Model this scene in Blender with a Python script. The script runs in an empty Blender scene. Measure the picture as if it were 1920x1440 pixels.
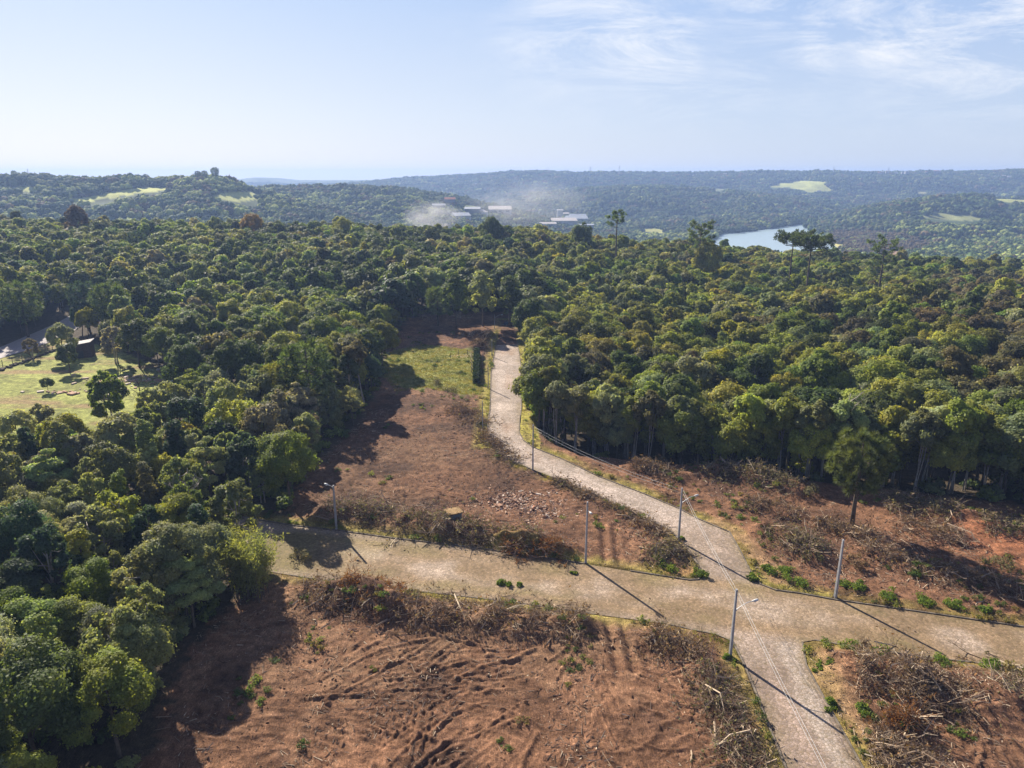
import bpy, bmesh, math, random
import numpy as np
from mathutils import Vector, Matrix
rng = np.random.default_rng(11)
random.seed(11)
sc = bpy.context.scene
COL = sc.collection
PI = math.pi

# ------------------------------------------------------------------ camera
H, FPX, PITCH = 50.0, 1356.0, math.radians(16.1)
CP, SP = math.cos(PITCH), math.sin(PITCH)
cam = bpy.data.cameras.new('camera')
cam.sensor_width = 36; cam.lens = FPX / 1920 * 36
cam.clip_start = 1; cam.clip_end = 30000
camo = bpy.data.objects.new('camera', cam); COL.objects.link(camo)
camo.location = (0, 0, H); camo.rotation_euler = (PI / 2 - PITCH, 0, 0)
sc.camera = camo

def ray(u, v):
    yv = (v - 720) / FPX
    return (u - 960) / FPX, CP - yv * SP, -(SP + yv * CP)
def at(u, v, z=0.0):
    x, y, d = ray(u, v); t = (z - H) / d
    return np.array([x * t, y * t, z])
def at_y(u, v, Y):
    x, y, d = ray(u, v); t = Y / y
    return np.array([x * t, Y, H + d * t])
def proj(x, y, z):
    dep = y * CP - (z - H) * SP
    dep = np.where(np.abs(dep) < 1e-3, 1e-3, dep)
    return 960 + FPX * x / dep, 720 - FPX * ((z - H) * CP + y * SP) / dep, dep
def poly(pts, z=0.0):
    return np.array([at(u, v, z)[:2] for u, v in pts])

# ------------------------------------------------------------------ noise and geometry helpers
def _h(xi, yi, s):
    n = (xi.astype(np.int64) * 374761393 + yi.astype(np.int64) * 668265263 + s * 974634777) & 0xffffffff
    n = ((n ^ (n >> 13)) * 1274126177) & 0xffffffff
    n = ((n ^ (n >> 16)) * 2246822519) & 0xffffffff
    return (n ^ (n >> 15)).astype(np.float64) / 4294967295.0 if False else ((n ^ (n >> 15)) & 0xffffff) / 16777215.0
def vn(x, y, s=0):
    x = np.asarray(x, float); y = np.asarray(y, float)
    xi = np.floor(x); yi = np.floor(y); fx = x - xi; fy = y - yi
    fx = fx * fx * fx * (fx * (fx * 6 - 15) + 10); fy = fy * fy * fy * (fy * (fy * 6 - 15) + 10)
    a = _h(xi, yi, s); b = _h(xi + 1, yi, s); c = _h(xi, yi + 1, s); d = _h(xi + 1, yi + 1, s)
    return (a * (1 - fx) + b * fx) * (1 - fy) + (c * (1 - fx) + d * fx) * fy
def fbm(x, y, s=0, o=4):
    t = 0.0; a = 0.5; n = 0.0
    for k in range(o):
        t = t + a * vn(x * 2 ** k + 17.3 * k, y * 2 ** k - 9.1 * k, s + k); n += a; a *= 0.5
    return t / n - 0.5
def ss(a, b, x):
    t = np.clip((x - a) / (b - a), 0, 1); return t * t * (3 - 2 * t)
def inpoly(x, y, P):
    r = np.zeros(np.shape(x), bool); n = len(P)
    for i in range(n):
        x0, y0 = P[i]; x1, y1 = P[(i + 1) % n]
        if y0 == y1: continue
        c = ((y0 > y) != (y1 > y)) & (x < (x1 - x0) * (y - y0) / (y1 - y0) + x0)
        r ^= c
    return r
def pdist(x, y, P, closed=False):
    d = np.full(np.shape(x), 1e9); n = len(P)
    for i in range(n if closed else n - 1):
        x0, y0 = P[i]; x1, y1 = P[(i + 1) % n]
        dx, dy = x1 - x0, y1 - y0; L = dx * dx + dy * dy + 1e-9
        t = np.clip(((x - x0) * dx + (y - y0) * dy) / L, 0, 1)
        d = np.minimum(d, (x - x0 - t * dx) ** 2 + (y - y0 - t * dy) ** 2)
    return np.sqrt(d)
def sdf(x, y, P):
    d = pdist(x, y, P, True); return np.where(inpoly(x, y, P), -d, d)
def lerp3(a, b, t):
    return a * (1 - t[:, None]) + np.asarray(b)[None, :] * t[:, None]

def mesh_np(name, V, Q, mats=(), T=None, mi=None, smooth=False, attrs=None, col=None):
    """V (n,3), Q (m,4) quads and/or T (k,3) triangles."""
    me = bpy.data.meshes.new(name)
    V = np.asarray(V, np.float32)
    nq = 0 if Q is None else len(Q); nt = 0 if T is None else len(T)
    loops = []; tot = []
    if nq: loops.append(np.asarray(Q, np.int32).ravel()); tot.append(np.full(nq, 4, np.int32))
    if nt: loops.append(np.asarray(T, np.int32).ravel()); tot.append(np.full(nt, 3, np.int32))
    L = np.concatenate(loops); tot = np.concatenate(tot)
    me.vertices.add(len(V)); me.vertices.foreach_set('co', V.ravel())
    me.loops.add(len(L)); me.loops.foreach_set('vertex_index', L)
    me.polygons.add(len(tot))
    st = np.zeros(len(tot), np.int32); st[1:] = np.cumsum(tot)[:-1]
    me.polygons.foreach_set('loop_start', st)
    if mi is not None: me.polygons.foreach_set('material_index', np.asarray(mi, np.int32))
    me.polygons.foreach_set('use_smooth', np.full(len(tot), smooth, bool))
    for m in mats: me.materials.append(m)
    if attrs:
        for k, a in attrs.items():
            at_ = me.attributes.new(k, 'FLOAT', 'POINT'); at_.data.foreach_set('value', np.asarray(a, np.float32))
    if col is not None:
        at_ = me.attributes.new('Col', 'FLOAT_COLOR', 'POINT')
        c4 = np.ones((len(V), 4), np.float32); c4[:, :3] = col
        at_.data.foreach_set('color', c4.ravel())
    me.update(); me.validate()
    return me

def nrm(a):
    return a / (np.linalg.norm(a, axis=-1, keepdims=True) + 1e-9)
def leaves(C, N, S, asp=0.6):
    """rhombic leaf clumps at centres C with normals N, half length S."""
    n = len(C); N = nrm(N)
    R = rng.normal(size=(n, 3)); A = nrm(np.cross(N, R)); B = np.cross(N, A)
    S = np.asarray(S)[:, None] if np.ndim(S) else S
    V = np.stack([C + A * S, C + B * S * asp, C - A * S, C - B * S * asp], 1).reshape(-1, 3)
    Q = np.arange(4 * n).reshape(n, 4)
    return V, Q
def blades(P, D, L, W):
    """thin tapered blades from P along D."""
    n = len(P); D = nrm(D); R = rng.normal(size=(n, 3)); A = nrm(np.cross(D, R))
    L = np.asarray(L)[:, None] if np.ndim(L) else L
    V = np.stack([P - A * W, P + A * W, P + D * L + A * W * .25, P + D * L - A * W * .25], 1).reshape(-1, 3)
    return V, np.arange(4 * n).reshape(n, 4)
def segs(P0, P1, R0, R1, k=3):
    P0 = np.asarray(P0, float); P1 = np.asarray(P1, float); n = len(P0)
    R0 = np.broadcast_to(R0, n)[:, None]; R1 = np.broadcast_to(R1, n)[:, None]
    D = nrm(P1 - P0); ref = np.where(np.abs(D[:, 2:3]) > .9, [[1., 0, 0]], [[0, 0, 1.]])
    A = nrm(np.cross(D, ref)); B = np.cross(D, A)
    V = np.zeros((n, 2 * k, 3))
    for j in range(k):
        c, s = math.cos(2 * PI * j / k), math.sin(2 * PI * j / k)
        V[:, j] = P0 + (A * c + B * s) * R0; V[:, k + j] = P1 + (A * c + B * s) * R1
    base = np.arange(n)[:, None] * 2 * k
    Q = np.concatenate([np.stack([base[:, 0] + j, base[:, 0] + (j + 1) % k, base[:, 0] + k + (j + 1) % k, base[:, 0] + k + j], 1) for j in range(k)])
    return V.reshape(-1, 3), Q
def tube(pts, rad, k=7, cap=True):
    pts = np.asarray(pts, float); n = len(pts); V = []; Q = []
    for i in range(n):
        d = pts[min(i + 1, n - 1)] - pts[max(i - 1, 0)]; d = d / (np.linalg.norm(d) + 1e-9)
        ref = np.array([1., 0, 0]) if abs(d[2]) > .8 else np.array([0, 0, 1.])
        a = np.cross(d, ref); a /= np.linalg.norm(a); b = np.cross(d, a)
        for j in range(k):
            t = 2 * PI * j / k; V.append(pts[i] + (a * math.cos(t) + b * math.sin(t)) * rad[i])
    for i in range(n - 1):
        for j in range(k):
            Q.append((i * k + j, i * k + (j + 1) % k, (i + 1) * k + (j + 1) % k, (i + 1) * k + j))
    T = []
    if cap:
        for b0, c, flip in ((0, pts[0], 1), ((n - 1) * k, pts[-1], 0)):
            V.append(c); ci = len(V) - 1
            for j in range(k): T.append((b0 + (j + 1) % k, b0 + j, ci) if flip else (b0 + j, b0 + (j + 1) % k, ci))
    return np.array(V), np.array(Q), (np.array(T) if T else np.zeros((0, 3), int))
class MB:
    def __init__(s): s.V = []; s.Q = []; s.T = []; s.A = []; s.n = 0; s.mq = []; s.mt = []
    def add(s, V, Q=None, T=None, a=None, m=0):
        V = np.asarray(V, float)
        s.V.append(V)
        if Q is not None and len(Q): s.Q.append(np.asarray(Q) + s.n); s.mq.append(np.full(len(Q), m))
        if T is not None and len(T): s.T.append(np.asarray(T) + s.n); s.mt.append(np.full(len(T), m))
        s.A.append(np.full(len(V), .5) if a is None else np.broadcast_to(a, len(V)))
        s.n += len(V); return s
    def tube(s, pts, rad, k=7, m=0, a=None): return s.add(*tube(pts, rad, k), m=m, a=a)
    def box(s, c, d, rz=0, m=0, taper=1.0):
        x, y, z = np.array(d) / 2
        V = np.array([[-x, -y, -z], [x, -y, -z], [x, y, -z], [-x, y, -z], [-x * taper, -y * taper, z], [x * taper, -y * taper, z], [x * taper, y * taper, z], [-x * taper, y * taper, z]])
        c_, s_ = math.cos(rz), math.sin(rz)
        V = V @ np.array([[c_, s_, 0], [-s_, c_, 0], [0, 0, 1]]) + np.array(c)
        return s.add(V, [(0, 3, 2, 1), (4, 5, 6, 7), (0, 1, 5, 4), (1, 2, 6, 5), (2, 3, 7, 6), (3, 0, 4, 7)], m=m)
    def mesh(s, name, mats, smooth=False):
        V = np.concatenate(s.V); Q = np.concatenate(s.Q) if s.Q else None; T = np.concatenate(s.T) if s.T else None
        mi = np.concatenate((s.mq if s.Q else []) + (s.mt if s.T else []))
        return mesh_np(name, V, Q, mats if isinstance(mats, (list, tuple)) else [mats], T, mi, smooth, {'lv': np.concatenate(s.A)})

# ------------------------------------------------------------------ object helpers
def link(name, me, parent=None, loc=(0, 0, 0), rz=0, scale=1):
    o = bpy.data.objects.new(name, me); COL.objects.link(o)
    o.location = loc; o.rotation_euler = (0, 0, rz)
    o.scale = (scale,) * 3 if np.ndim(scale) == 0 else scale
    if parent is not None: o.parent = parent
    return o
def tag(o, label, cat, group=None):
    o['label'] = label; o['category'] = cat
    if group: o['group'] = group
    return o
def struct(name, me, kind='structure'):
    o = link(name, me); o['kind'] = kind; return o

# ------------------------------------------------------------------ materials
def newmat(name):
    m = bpy.data.materials.new(name); m.use_nodes = True
    nt = m.node_tree; nt.nodes.clear()
    out = nt.nodes.new('ShaderNodeOutputMaterial'); return m, nt, out
def nd(nt, t, **kw):
    n = nt.nodes.new('ShaderNode' + t)
    for k, v in kw.items():
        if k in n.inputs.keys() if False else False: pass
        setattr(n, k, v)
    return n
def noise(nt, scale, detail=4, rough=.55, co=None, dim='3D'):
    n = nd(nt, 'TexNoise'); n.inputs['Scale'].default_value = scale; n.inputs['Detail'].default_value = detail
    n.inputs['Roughness'].default_value = rough
    if co is not None: nt.links.new(co, n.inputs['Vector'])
    return n
def ramp(nt, fac, stops):
    r = nd(nt, 'ValToRGB'); nt.links.new(fac, r.inputs['Fac']); e = r.color_ramp.elements
    while len(e) < len(stops): e.new(.5)
    for i, (p, c) in enumerate(stops):
        e[i].position = p; e[i].color = (c, c, c, 1) if np.ndim(c) == 0 else (*c, 1)
    return r
def mix(nt, a, b, f, mode='MIX'):
    n = nd(nt, 'Mix', data_type='RGBA', blend_type=mode)
    for s, v in ((n.inputs['Factor'], f), (n.inputs['A'], a), (n.inputs['B'], b)):
        pass
    ins = [i for i in n.inputs if i.enabled]
    for s, v in zip(ins, (f, a, b)):
        if hasattr(v, 'is_output'): nt.links.new(v, s)
        elif np.ndim(v) == 0: s.default_value = v if s.type == 'VALUE' else (v, v, v, 1)
        else: s.default_value = (*v, 1)
    return [o for o in n.outputs if o.enabled][0]
def math_(nt, op, a, b=0.0):
    n = nd(nt, 'Math', operation=op)
    for s, v in zip(n.inputs, (a, b)):
        if hasattr(v, 'is_output'): nt.links.new(v, s)
        else: s.default_value = v
    return n.outputs[0]
def pos(nt): return nd(nt, 'NewGeometry').outputs['Position']
def objco(nt): return nd(nt, 'TexCoord').outputs['Object']
def bump(nt, hgt, strength, dist):
    b = nd(nt, 'Bump'); b.inputs['Strength'].default_value = strength; b.inputs['Distance'].default_value = dist
    nt.links.new(hgt, b.inputs['Height']); return b.outputs['Normal']
def principled(nt, out, color, rough=.8, spec=.3, normal=None, metal=0):
    p = nd(nt, 'BsdfPrincipled')
    if hasattr(color, 'is_output'): nt.links.new(color, p.inputs['Base Color'])
    else: p.inputs['Base Color'].default_value = (*color, 1)
    p.inputs['Roughness'].default_value = rough; p.inputs['Specular IOR Level'].default_value = spec
    p.inputs['Metallic'].default_value = metal
    if normal is not None: nt.links.new(normal, p.inputs['Normal'])
    if out is not None: nt.links.new(p.outputs[0], out.inputs['Surface'])
    return p.outputs[0]

def simple_mat(name, c, rough=.7, spec=.3, metal=0, var=.25, scale=3.0):
    m, nt, out = newmat(name)
    n = noise(nt, scale, 5, .6, objco(nt))
    r = ramp(nt, n.outputs['Fac'], [(.3, 1 - var), (.7, 1 + var * .6)])
    principled(nt, out, mix(nt, c, r.outputs[0], 1.0, 'MULTIPLY'), rough, spec, bump(nt, n.outputs['Fac'], .2, .05), metal)
    return m

def leaf_mat(name, transl=.5, rough=.6, spec=.18, lo=.5, hi=1.4, fixed=None):
    m, nt, out = newmat(name)
    if fixed is None:
        t = nd(nt, 'Attribute', attribute_type='INSTANCER', attribute_name='tint'); tint = t.outputs['Color']
    else:
        tint = None
    a = nd(nt, 'Attribute', attribute_name='lv')
    r = ramp(nt, a.outputs['Fac'], [(0, lo), (1, hi)])
    c = mix(nt, tint if tint is not None else fixed, r.outputs[0], 1.0, 'MULTIPLY')
    # leaves of one crown drift between warmer and cooler green
    oi = noise(nt, .35, 2, .5, pos(nt))
    w = ramp(nt, oi.outputs['Fac'], [(.35, (.86, .96, 1.05)), (.65, (1.08, 1.05, .84))])
    c = mix(nt, c, w.outputs[0], 1.0, 'MULTIPLY')
    b = principled(nt, None, c, rough, spec)
    tr = nd(nt, 'BsdfTranslucent')
    tc = mix(nt, c, (1.35, 1.3, .6), 1.0, 'MULTIPLY'); nt.links.new(tc, tr.inputs['Color'])
    mx = nd(nt, 'MixShader'); mx.inputs[0].default_value = transl
    nt.links.new(b, mx.inputs[1]); nt.links.new(tr.outputs[0], mx.inputs[2]); nt.links.new(mx.outputs[0], out.inputs['Surface'])
    return m
M_LEAF = leaf_mat('leaf')
M_ARAU = leaf_mat('araucaria_needles', .3, .6, .2, .35, 1.7)
M_FAR = leaf_mat('hill_canopy', .2, .8, .1, .45, 1.5)
M_BARK = simple_mat('bark', (.13, .105, .08), .9, .15, var=.5, scale=2.5)
M_PBARK = simple_mat('pale_bark', (.42, .38, .33), .9, .15, var=.5, scale=2.0)
M_CONC = simple_mat('pole_concrete', (.36, .37, .40), .8, .25, var=.2, scale=1.5)
M_GALV = simple_mat('galvanised_steel', (.42, .43, .45), .5, .5, .3, .1)
M_LAMP = simple_mat('lamp_housing', (.58, .59, .6), .5, .4, 0, .1)
M_CABLE = simple_mat('bare_aluminium_cable', (.38, .39, .41), .5, .4, .2, .05)
M_DARK = simple_mat('dark_iron', (.03, .03, .035), .6, .4)

def stick_mat(name, stops, transl=0):
    m, nt, out = newmat(name)
    a = nd(nt, 'Attribute', attribute_name='lv')
    r = ramp(nt, a.outputs['Fac'], stops)
    b = principled(nt, out if not transl else None, r.outputs[0], .9, .12)
    if transl:
        tr = nd(nt, 'BsdfTranslucent'); nt.links.new(mix(nt, r.outputs[0], (1.3, 1.25, .7), 1.0, 'MULTIPLY'), tr.inputs['Color'])
        mx = nd(nt, 'MixShader'); mx.inputs[0].default_value = transl
        nt.links.new(b, mx.inputs[1]); nt.links.new(tr.outputs[0], mx.inputs[2]); nt.links.new(mx.outputs[0], out.inputs['Surface'])
    return m
M_STICK = stick_mat('cut_branch_wood', [(0, (.075, .048, .035)), (.3, (.18, .122, .085)), (.62, (.31, .23, .165)), (.88, (.44, .345, .255)), (1, (.62, .52, .39))])
M_DEAD = stick_mat('dead_leaf', [(0, (.08, .055, .036)), (.4, (.19, .125, .075)), (.7, (.30, .22, .14)), (.88, (.30, .155, .06)), (1, (.25, .24, .11))], .3)
M_WILT = stick_mat('wilting_leaf', [(0, (.07, .065, .035)), (.4, (.15, .14, .075)), (.7, (.22, .205, .12)), (.9, (.27, .19, .09)), (1, (.24, .26, .11))], .35)
M_ORANGE = stick_mat('rusty_dead_frond', [(0, (.08, .035, .018)), (.5, (.2, .085, .03)), (.85, (.3, .14, .05)), (1, (.2, .19, .06))], .35)
M_GRASS = stick_mat('grass_blade', [(0, (.10, .13, .03)), (.4, (.2, .2, .05)), (.7, (.34, .28, .09)), (1, (.16, .24, .04))], .4)
M_WEED = stick_mat('weed_leaf', [(0, (.07, .115, .022)), (.5, (.13, .20, .035)), (.85, (.22, .28, .05)), (1, (.33, .35, .09))], .5)
M_RUB = stick_mat('rubble', [(0, (.14, .09, .07)), (.35, (.32, .18, .12)), (.6, (.45, .29, .21)), (.8, (.48, .36, .28)), (.95, (.64, .58, .52)), (1, (.4, .16, .08))])

# ------------------------------------------------------------------ layout (traced on the ground plane)
ROAD_N = [(445, 968), (543, 985), (633, 995), (740, 1010), (880, 1026), (1033, 1048), (1100, 1058), (1181, 1071), (1246, 1081), (1292, 1088), (1310, 1087), (1317, 1079), (1308, 1056), (1287, 1025), (1254, 992), (1183, 959), (1121, 930), (1040, 897), (985, 875), (949, 860), (929, 843), (918, 829), (914, 815), (915, 797), (919, 769), (920, 742), (921, 700), (926, 670), (934, 630), (936, 618), (938, 606)]
ROAD_E = [(974, 606), (968, 620), (971, 647), (976, 685), (977, 720), (977, 769), (974, 789), (973, 811), (981, 826), (999, 839), (1054, 861), (1120, 893), (1204, 925), (1273, 954), (1308, 973), (1367, 998), (1387, 1033), (1406, 1071), (1425, 1096), (1454, 1107), (1500, 1113), (1565, 1125), (1720, 1147), (1920, 1176), (2500, 1262)]
ROAD_S = [(2500, 1345), (1920, 1252), (1752, 1234), (1687, 1225), (1590, 1211), (1526, 1200), (1503, 1204), (1510, 1247), (1539, 1301), (1581, 1376), (1616, 1440), (1790, 1760)]
ROAD_W = [(1625, 1760), (1475, 1440), (1440, 1355), (1415, 1290), (1395, 1243), (1375, 1203), (1342, 1189), (1300, 1181), (1246, 1169), (1117, 1152), (983, 1132), (850, 1116), (700, 1100), (620, 1090), (543, 1078), (435, 1060), (425, 1012)]
ROAD = poly(ROAD_N + ROAD_E + ROAD_S + ROAD_W)
CLEAR = poly([(140, 1760), (262, 1440), (325, 1260), (420, 1150), (505, 1085), (495, 1010), (540, 960), (562, 905), (615, 850), (668, 802), (693, 760), (722, 700), (728, 650), (762, 607), (830, 594), (965, 594), (985, 640), (988, 700), (989, 760), (992, 795), (1060, 826), (1200, 846), (1320, 858), (1500, 893), (1700, 916), (1920, 938), (2500, 985), (2700, 1300), (2300, 1760)])
FIELD = poly([(-260, 700), (0, 655), (95, 632), (150, 640), (215, 655), (300, 690), (330, 725), (310, 780), (190, 792), (90, 778), (-30, 765), (-260, 775)])
FARROAD = poly([(-300, 720), (0, 651), (60, 630), (130, 605), (175, 592), (195, 594), (140, 622), (86, 643), (0, 671), (-300, 750)])
OPEN = poly([(-260, 690), (0, 650), (95, 632), (150, 636), (215, 650), (300, 688), (330, 735), (315, 800), (280, 850), (170, 885), (0, 892), (-260, 892)])
LANE = poly([(150, 600), (185, 590), (190, 640), (160, 650)])
GLOT = poly([(742, 735), (716, 700), (728, 662), (790, 648), (870, 655), (903, 668), (905, 742), (870, 742), (800, 728)])

# brush piles: (label, polyline px, half width m, height m, branches, leaf kind, leaves, extra)
# ------------------------------------------------------------------ terrain
def gaz(a):
    return np.interp(a, [-.9, -.6, -.3, 0, .22, .30, .38, .48, .7, 1.0], [14, 13.5, 11.2, 8, .6, -2.8, -4.0, -7, -10, -12])
LAYERS = []
def layer(pts, d, Lf, Lb, tree):
    A = []; Z = []; D = []
    for i, p in enumerate(pts):
        u, v = p[:2]; dd = p[2] if len(p) > 2 else d
        x, y, zz = ray(u, v); A.append(x / y); Z.append(H + zz / y * dd - tree); D.append(dd)
    LAYERS.append((np.array(A), np.array(Z), np.array(D), Lf, Lb))
WATER = -56.0
layer([(-500, 330), (-200, 330), (0, 326), (60, 322), (110, 327), (190, 330), (240, 324), (300, 330), (370, 324), (410, 326), (440, 335), (480, 352), (560, 372), (650, 395), (760, 430)], 1050, 560, 500, 9)
layer([(300, 372), (430, 352), (500, 346), (560, 345), (650, 343), (720, 346), (780, 354), (850, 368), (900, 382), (960, 396), (1040, 412), (1150, 440)], 1350, 620, 500, 9)
layer([(560, 352), (640, 345), (700, 338), (760, 333), (850, 328), (900, 326), (960, 321), (1010, 320), (1060, 322), (1100, 322), (1200, 322), (1300, 323), (1380, 322), (1440, 320), (1500, 321), (1560, 319), (1600, 322), (1680, 322), (1740, 320), (1800, 321), (1860, 320), (1920, 317), (2200, 317), (2600, 320)], 3100, 1000, 1200, 9)
layer([(820, 420), (900, 388), (1000, 362), (1100, 352), (1180, 349), (1260, 348), (1350, 353), (1450, 364), (1550, 375), (1620, 388), (1680, 402), (1740, 425)], 2250, 700, 500, 9)
layer([(-600, 336), (300, 336), (440, 334), (480, 330), (520, 331), (560, 335), (640, 335), (720, 335), (1300, 336), (2600, 336)], 4400, 1200, 900, 8)
layer([(1470, 440), (1520, 414), (1600, 392), (1660, 378), (1740, 367), (1800, 364), (1860, 363), (1920, 366), (2050, 356), (2300, 350), (2700, 350)], 1750, 780, 600, 9)
layer([(1640, 440), (1700, 416), (1760, 408), (1830, 410), (1890, 416), (1980, 420), (2200, 420)], 1300, 330, 400, 8)
LAKE = np.array([at(u, v, WATER)[:2] for u, v in [(1290, 490), (1318, 462), (1335, 448), (1352, 439), (1420, 433), (1515, 417), (1560, 408), (1590, 407), (1530, 420), (1518, 426), (1525, 440), (1560, 455), (1575, 470), (1500, 492)]])

def T(x, y, wob=True):
    x = np.asarray(x, float); y = np.asarray(y, float)
    yy = np.maximum(y, 20); a = x / yy; r = np.hypot(x, y)
    z = ss(200, 400, y) * gaz(a)
    # the forest right of the road stands on ground a few metres lower
    drop = np.interp(a, [-.02, .03, .3, .48, .6, .75, 1], [0, -4.5, -5.5, -4, -2.2, -1.5, -1.5])
    edge = np.interp(a, [0, .1, .3, .5, .7, .9], [139, 124, 118, 110, 103, 97])
    rr = ss(0, 1, (y - edge) / 12) * (1 - ss(260, 400, y)) * ss(4.0, 9.0, x)
    z = z + drop * rr
    z = z + fbm(x / 60, y / 60, 5, 3) * 5 * ss(150, 260, y) * np.maximum(ss(0, 30, np.maximum(-52 - x, x - 14)), ss(245, 300, y))
    low = ss(425, 720, y)
    base = -66 + fbm(x / 260, y / 260, 31, 3) * 20
    z = z * (1 - low) + base * low
    if wob:
        rg = fbm(x / 420, y / 420, 41, 5) ; gul = np.abs(fbm(x / 240 + 9, y / 300, 43, 4)) * 2
    else:
        rg = 0; gul = 0
    for A, Z, D, Lf, Lb in LAYERS:
        d = np.interp(a, A, D); zc = np.interp(a, A, Z)
        out = np.where(a < A[0], 1 - np.clip((A[0] - a) / .15, 0, 1), np.where(a > A[-1], 1 - np.clip((a - A[-1]) / .15, 0, 1), 1))
        d = d + rg * Lf * .5
        tf = np.clip((y - (d - Lf)) / Lf, 0, 1); tb = np.clip(((d + Lb) - y) / Lb, 0, 1)
        p = np.where(y < d, tf * tf * (3 - 2 * tf) * .55 + tf * .45, tb * tb * (3 - 2 * tb)) * out
        hgt = -66 + (zc + 66) * p - gul * 44 * p * (1 - p) * 2.2
        z = np.where(y > 420, np.maximum(z, hgt), z)
    return z
def lake_cut(x, y, z):
    m = (y > 700) & (y < 2300)
    if m.any():
        d = sdf(x[m], y[m], LAKE); zz = z[m]
        up = WATER + 2 + np.clip(d, 0, 400) * .35
        zz = np.where(d > 0, np.maximum(zz, np.minimum(WATER + 2.5, up)), np.minimum(zz, WATER - 4 * np.clip(-d / 12, .3, 1)))
        near = (d > 0) & (d < 160)
        zz = np.where(near, np.minimum(zz, WATER + 2.5 + d * .62), zz)
        z = z.copy(); z[m] = zz
    return z
def TZ(x, y):
    x = np.atleast_1d(np.asarray(x, float)); y = np.atleast_1d(np.asarray(y, float))
    return lake_cut(x, y, T(x, y))
def tz(x, y): return float(TZ(x, y)[0])

# heaps of cut brush (also raise the soil under them)
PILES = []
def pile(label, pts, w, h, n, leaf, nl, big=.05):
    PILES.append(dict(label=label, P=poly(pts), w=w, h=h, n=n, leaf=leaf, nl=nl, big=big))
pile('long tangled windrow of brown cut branches along the south side of the cross street', [(580, 1112), (650, 1128), (740, 1145), (830, 1160), (930, 1168), (1020, 1172), (1090, 1178)], 3.3, 1.9, 900, 'dead', 5200)
pile('heap of rust coloured dead fronds lying on the west end of the south windrow', [(650, 1112), (700, 1125), (745, 1138)], 2.6, 2.3, 120, 'orange', 3600)
pile('long grey brown brush windrow along the north kerb of the cross street', [(615, 965), (690, 968), (770, 985), (850, 1000), (930, 1010), (1000, 1020)], 3.2, 2.2, 760, 'wilt', 5000)
pile('rusty orange and green dead shrub heap spilling over the north kerb', [(950, 1025), (1000, 1032), (1060, 1036)], 2.2, 1.6, 130, 'orange', 2600)
pile('brush heap with pale twigs along the left edge of the near road', [(1320, 1262), (1340, 1310), (1365, 1365), (1390, 1430), (1420, 1500)], 2.5, 1.1, 430, 'wilt', 2200)
pile('dark brush heap beside the street lamp at the junction', [(1215, 1195), (1260, 1212), (1310, 1235)], 2.2, 1.2, 220, 'dead', 1800)
pile('big grey brown brush heap in the corner lot east of the near road', [(1610, 1265), (1680, 1280), (1760, 1300), (1830, 1325)], 4.2, 2.1, 780, 'dead', 4200)
pile('rust red dead shrub heap in front of the big corner lot heap', [(1680, 1352), (1700, 1375)], 2.0, 1.5, 90, 'orange', 1500)
pile('low brush scattered behind the rust red shrub heap to the frame edge', [(1850, 1290), (1930, 1320), (2050, 1340)], 3.5, 1.7, 380, 'wilt', 2200)
pile('loose brush heap at the bottom edge of the corner lot', [(1640, 1395), (1720, 1425), (1760, 1450)], 2.6, 1.0, 280, 'dead', 1400)
pile('dark grey brush heap just above the bright green weeds by the junction', [(1440, 1000), (1490, 1020), (1530, 1045)], 3.0, 2.0, 340, 'wilt', 2600)
pile('brush heap with splintered pale logs near the forest foot', [(1320, 890), (1370, 893), (1430, 905), (1490, 922)], 3.6, 2.6, 480, 'wilt', 5200)
pile('brown cut branches heaped left of the tall forest brush heap', [(1190, 880), (1230, 884), (1280, 900)], 2.8, 1.5, 260, 'dead', 2200)
pile('long low brush windrow between the leaning pole and the frame edge', [(1620, 1035), (1700, 1060), (1780, 1085), (1880, 1110), (2000, 1130)], 3.0, 1.6, 620, 'dead', 3200)
pile('grey green brush heap in shade behind the lone araucaria', [(1660, 945), (1720, 955), (1790, 968)], 3.8, 2.0, 340, 'wilt', 3600)
pile('grey green brush heap at the frame edge below the forest', [(1840, 985), (1900, 1000), (1990, 1010)], 3.4, 2.0, 280, 'wilt', 3000)
pile('small mixed brush heap at the foot of the lone araucaria', [(1535, 985), (1590, 1005), (1640, 1010)], 2.4, 1.2, 220, 'dead', 1500)
pile('brush heap with a pale snapped log right of the araucaria trunk', [(1690, 985), (1740, 1000), (1800, 1012)], 2.6, 1.2, 240, 'dead', 1400)
pile('dry branch tangle in the middle of the eastern lot', [(1400, 945), (1450, 958), (1500, 970)], 2.6, 1.2, 260, 'dead', 1500)
pile('uprooted stumps and branches heaped on the west verge of the upper street', [(850, 770), (880, 785), (895, 800)], 3.0, 1.8, 240, 'dead', 1600)
pile('dark brush windrow down the west verge to the bend of the street', [(900, 815), (925, 840), (960, 868)], 2.4, 1.3, 240, 'dead', 1500)
pile('narrow line of brush following the west kerb below the bend', [(1040, 905), (1080, 922), (1140, 950), (1190, 975), (1240, 1005)], 1.5, .9, 330, 'dead', 1600)
pile('brush and weeds heap at the tip of the north lot', [(1215, 1040), (1250, 1050), (1262, 1030)], 2.2, 1.2, 200, 'wilt', 1800)
pile('reddish root heap beside the farthest street lamp', [(880, 640), (905, 636), (918, 634)], 3.6, 3.2, 260, 'dead', 2000)
pile('dark root heap at the end of the clipped hedge', [(893, 655), (903, 652)], 2.8, 2.6, 160, 'dead', 1400)
pile('brown brush line in the shade at the far end of the lots', [(790, 606), (840, 603), (880, 608)], 3.0, 1.4, 200, 'dead', 1400)

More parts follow.
